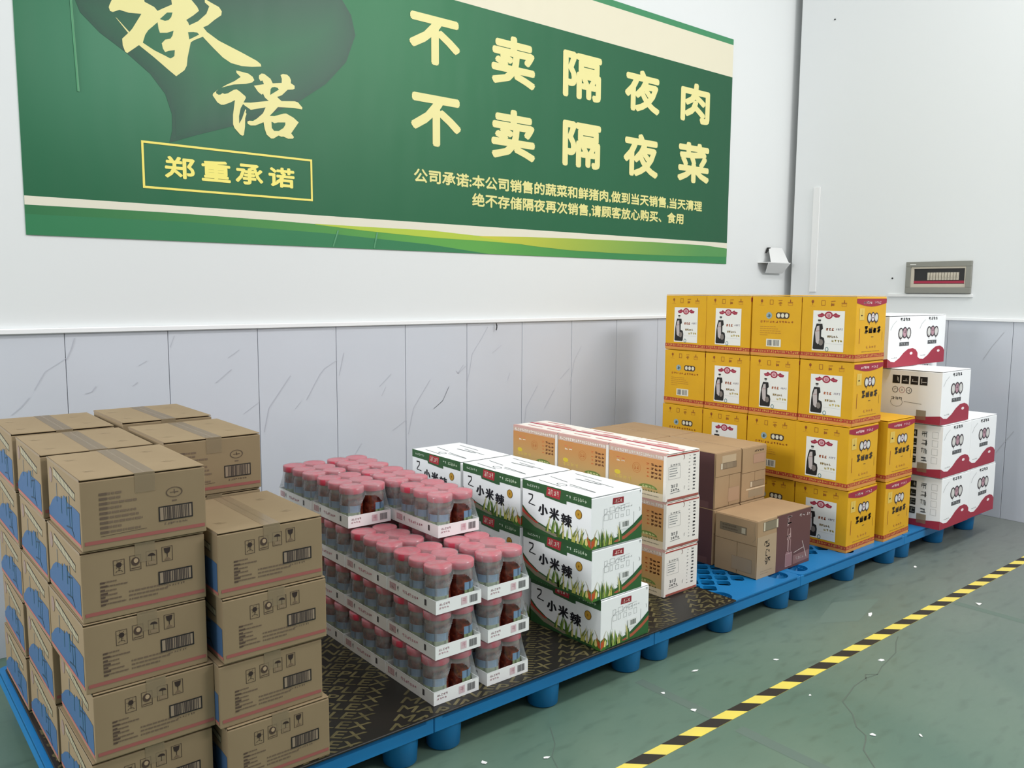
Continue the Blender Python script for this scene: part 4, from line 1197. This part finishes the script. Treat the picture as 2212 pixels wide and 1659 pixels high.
# ================================================================== JAR PACKS
PW, PDp, PH = .183, .298, .1505
JX = (-.0455, .0455); JY = (-.0925, 0, .0925)
def lathe(bm, prof, N=24, cap0=True, cap1=True):
    R = []
    for r, z in prof:
        R.append([bm.verts.new((r * cos(2 * pi * k / N), r * sin(2 * pi * k / N), z)) for k in range(N)])
    for A, B in zip(R, R[1:]):
        for k in range(N): bm.faces.new((A[k], A[(k + 1) % N], B[(k + 1) % N], B[k]))
    if cap0: bm.faces.new(R[0][::-1])
    if cap1: bm.faces.new(R[-1])
def label_mesh():
    p = Print((0, 0, 0), (1, 0, 0), (0, 0, 1))
    V, F, C = [], [], []
    N = 18; zs = (.016, .034, .052, .078)
    cols = [(176, 180, 148), (146, 164, 126), (122, 152, 182)]
    for j, z in enumerate(zs):
        for i in range(N + 1):
            a = radians(-100) + radians(200) * i / N
            V.append((.0433 * cos(a), .0433 * sin(a), z))
    for j in range(3):
        for i in range(N):
            a = j * (N + 1) + i
            F.append((a, a + 1, a + N + 2, a + N + 1)); C.append(cols[j] if (i * 7 + j * 3) % 5 else tuple(c * .72 for c in cols[j]))
    p.V, p.F, p.C = V, F, C
    return p
def film_mesh():
    N, zs = 240, [.045, .049, .053, .057, .061, .065, .069, .073, .077, .081, .085, .089, .093, .097, .101, .105, .109, .113, .118, .124, .131, .1475]
    cent = [(x, y) for x in JX for y in JY]
    def top(a):
        dx, dy = cos(a), sin(a)
        best = 0
        for k in range(400, 0, -1):
            t = .20 * k / 400
            x, y = dx * t, dy * t
            if any(math.hypot(x - cx, y - cy) < .0478 for cx, cy in cent): best = t; break
        return best
    hx, hy = PW / 2 + .0006, PDp / 2 + .0006
    P = []
    for i in range(N):
        # parametrise along the rectangle, use its polar angle
        s = i / N * 4
        side = int(s); f = s - side
        x, y = [(-hx + 2 * hx * f, -hy), (hx, -hy + 2 * hy * f), (hx - 2 * hx * f, hy), (-hx, hy - 2 * hy * f)][side]
        a = math.atan2(y, x); t = top(a)
        tx, ty = cos(a) * t, sin(a) * t
        P.append(((x, y), (tx, ty)))
    # soften the film across the hollows between lids
    tops = [p[1] for p in P]
    for _ in range(3):
        tops = [((tops[i - 1][0] + 2 * tops[i][0] + tops[(i + 1) % N][0]) / 4, (tops[i - 1][1] + 2 * tops[i][1] + tops[(i + 1) % N][1]) / 4) for i in range(N)]
    b = bmesh.new()
    R = []
    for z in zs:
        row = []
        for i in range(N):
            (x, y), (tx, ty) = P[i][0], tops[i]
            t = 0 if z <= .045 else min(1, (z - .045) / .083)
            t = t ** .75
            row.append(b.verts.new((x + (tx - x) * t, y + (ty - y) * t, z)))
        R.append(row)
    for j in range(len(zs) - 1):
        for i in range(N):
            x = (R[j][i].co + R[j + 1][(i + 1) % N].co) / 2
            zc = (zs[j] + zs[j + 1]) / 2
            if abs(x.y) > PDp / 2 - .045 and abs(x.y) > abs(x.x) * 1.45 and zs[j] >= .045:
                e = ((x.x - .012) / .053) ** 2 + ((zc - .045) / .066) ** 2
                if e < 1: continue
            if zs[j] < .045: continue
            b.faces.new((R[j][i], R[j][(i + 1) % N], R[j + 1][(i + 1) % N], R[j + 1][i]))
    c = b.verts.new((0, 0, .1472))
    ring2 = [b.verts.new((v.co.x * .94, v.co.y * .96, .1490)) for v in R[-1]]
    for i in range(N):
        b.faces.new((R[-1][i], R[-1][(i + 1) % N], ring2[(i + 1) % N], ring2[i]))
        b.faces.new((ring2[i], ring2[(i + 1) % N], c))
    for v in [v for v in b.verts if not v.link_faces]: b.verts.remove(v)
    return b
def make_pack():
    t = empty('jar_pack', (0, 0, 0), '', 'jar pack')
    b = bmesh.new(); th = .0022; hx, hy, hz = PW / 2, PDp / 2, .046
    box(b, -hx, hx, -hy, hy, .0004, .0026)
    box(b, -hx, hx, -hy, -hy + th, .0026, hz); box(b, -hx, hx, hy - th, hy, .0026, hz)
    box(b, -hx, -hx + th, -hy + th, hy - th, .0026, hz); box(b, hx - th, hx, -hy + th, hy - th, .0026, hz)
    tr = bm_obj('tray', b, ['tray'], t)
    p = Print((-hx, -hy, 0), (1, 0, 0), (0, 0, 1), .0006); p.sx, p.sy = PW, hz
    p.words(.06, .60, .30, .78, 5, (178, 150, 156), 0, .0016, 4); p.words(.06, .36, .28, .50, 4, (196, 160, 168), 0, .0016, 4)
    p.rect(.55, .25, .68, .80, (222, 196, 202), 0); p.words(.56, .3, .67, .75, 1, (200, 150, 160), 1, .0015, 5)
    p.barcode(.74, .25, .92, .80, (110, 108, 110), 1, 9)
    p.build('tray_print', tr)
    p = Print((-hx, hy, 0), (0, -1, 0), (0, 0, 1), .0006); p.sx, p.sy = PDp, hz
    p.rect(.05, .30, .19, .80, (206, 172, 178), 0); p.words(.06, .34, .18, .76, 3, (232, 214, 216), 1, .0018, 4); p.scrawl(.22, .3, .25, .85, (100, 96, 98), 0, .0026, 3)
    p.words(.33, .40, .66, .66, 7, (202, 150, 162), 0, .0022, 4); p.rect(.78, .35, .82, .80, (84, 82, 84), 0)
    p.build('tray_print', tr)
    jm = lm = bm_ = None
    for ix, cx in enumerate(JX):
        for cy in JY:
            if jm is None:
                b = bmesh.new(); lathe(b, [(.034, .0028), (.0410, .006), (.0428, .014), (.0428, .098), (.0412, .107), (.0385, .115), (.0385, .130)])
                j = bm_obj('jar', b, ['jar'], t, True); jm = j.data
                b = bmesh.new(); lathe(b, [(.0420, .1215), (.0458, .1220), (.0468, .125), (.0468, .1435), (.0454, .1460), (.0420, .1464)], 28)
                l = bm_obj('lid', b, ['lid'], j); lm = l.data
                for f in lm.polygons: f.use_smooth = len(f.vertices) == 4
                q = label_mesh().build('label', j, 'label_paper'); bm_ = q.data
            else:
                j = bpy.data.objects.new('jar', jm); COL.objects.link(j); j.parent = t
                for n_, d_ in (('lid', lm), ('label', bm_)):
                    q = bpy.data.objects.new(n_, d_); COL.objects.link(q); q.parent = j
            j.location = (cx, cy, 0)
            j.rotation_euler = (0, 0, radians(205 if ix == 0 else 10) + (cy * 3))
    bm_obj('shrink_film', film_mesh(), ['film'], t, True)
    return t
yc = [2.288, 2.590, 2.893, 3.196]
rowname = ['front', 'second', 'third', 'rear']
def put_pack(x, y, z, lab, rz=0):
    place('j', make_pack, (x, y, z), rz, lab, 'shrink-wrapped trays of red-lidded jars')
for side, x in (('left', 1.548), ('right', 1.765)):
    for r in range(4):
        for k in range(3):
            dx = (0, .008, .010)[k]; 
            if side == 'right': dx = (.002, .006, .003)[k]
            y = yc[r] + rj.uniform(-.001, .001)
            lv = ['bottom', 'second level', 'third level'][k]
            put_pack(x + dx, y, base + k * .1522, 'tray of red-lidded sauce jars, %s, %s column, %s row' % (lv, side, rowname[r]), rj.uniform(-.008, .004))
zt = base + 3 * .1522
for x, y, lab in ((1.566, 2.872, 'left column, near one'), (1.562, 3.176, 'left column, far one'), (1.758, 2.562, 'right column, frontmost'), (1.762, 2.866, 'right column, middle one'), (1.764, 3.170, 'right column, farthest')):
    put_pack(x, y, zt, 'tray of red-lidded sauce jars on the topmost level, %s' % lab, -.01)

# ================================================================== SCRAPS ON THE FLOOR
scr = [(3.713, 1.824, .055, .020, 'flattened oval paper scrap beside the striped tape, nearest the pallets'), (2.94, 1.831, .030, .012, 'thin white paper sliver between pallets and tape'),
       (2.355, 1.932, .022, .014, 'small folded white scrap near the pallet foot'), (2.34, 1.782, .026, .020, 'square white scrap just above the striped tape'),
       (3.274, 1.55, .032, .020, 'folded white scrap beside the floor crack'), (2.769, 1.573, .010, .008, 'tiny white crumb below the striped tape'),
       (2.68, 1.286, .026, .014, 'torn white scrap at the lower end of the floor crack'), (2.803, 1.178, .030, .010, 'thin curled white sliver right of the floor crack'),
       (4.259, 1.557, .045, .022, 'pale paper scrap on the far side of the tape at right'), (4.572, 2.131 - .12, .040, .014, 'white sliver on the floor before the yellow cartons'),
       (1.545, 1.99, .028, .016, 'torn white scrap at the bottom of the picture'), (1.72, 1.885, .045, .012, 'thin clear plastic shred near the picture bottom'),
       (2.60, 1.975, .040, .012, 'faint grey plastic shred on the floor beside the pallet')]
for i, (x, y, a, c, lab) in enumerate(scr):
    r = random.Random(i * 7 + 1)
    b = bmesh.new()
    n = 5
    up = []
    for k in range(n):
        t_ = 2 * pi * (k + r.uniform(-.3, .3)) / n; q = r.uniform(.55, 1.1)
        up.append((a / 2 * cos(t_) * q, c * .7 * sin(t_) * q, .0014 + .0022 * r.random()))
    A = [b.verts.new(p) for p in up]; B = [b.verts.new((p[0], p[1], p[2] - .0010)) for p in up]
    ct, cb = b.verts.new((0, 0, .0022)), b.verts.new((0, 0, .0012))
    for k in range(n):
        b.faces.new((A[k], A[(k + 1) % n], ct)); b.faces.new((B[(k + 1) % n], B[k], cb)); b.faces.new((A[k], B[k], B[(k + 1) % n], A[(k + 1) % n]))
    o = tag(bm_obj('paper_scrap', b, ['paper']), lab, 'litter', 'paper scraps on the green floor')
    o.location = (x, y, 0); o.rotation_euler = (0, 0, r.uniform(-.9, .9))

# a copy placed again keeps its own name suffix; drop the unlabelled bits of bookkeeping
for o in list(sc.objects):
    if o.parent is None and o.get('group') == '':
        del o['group']
bpy.context.view_layer.update()
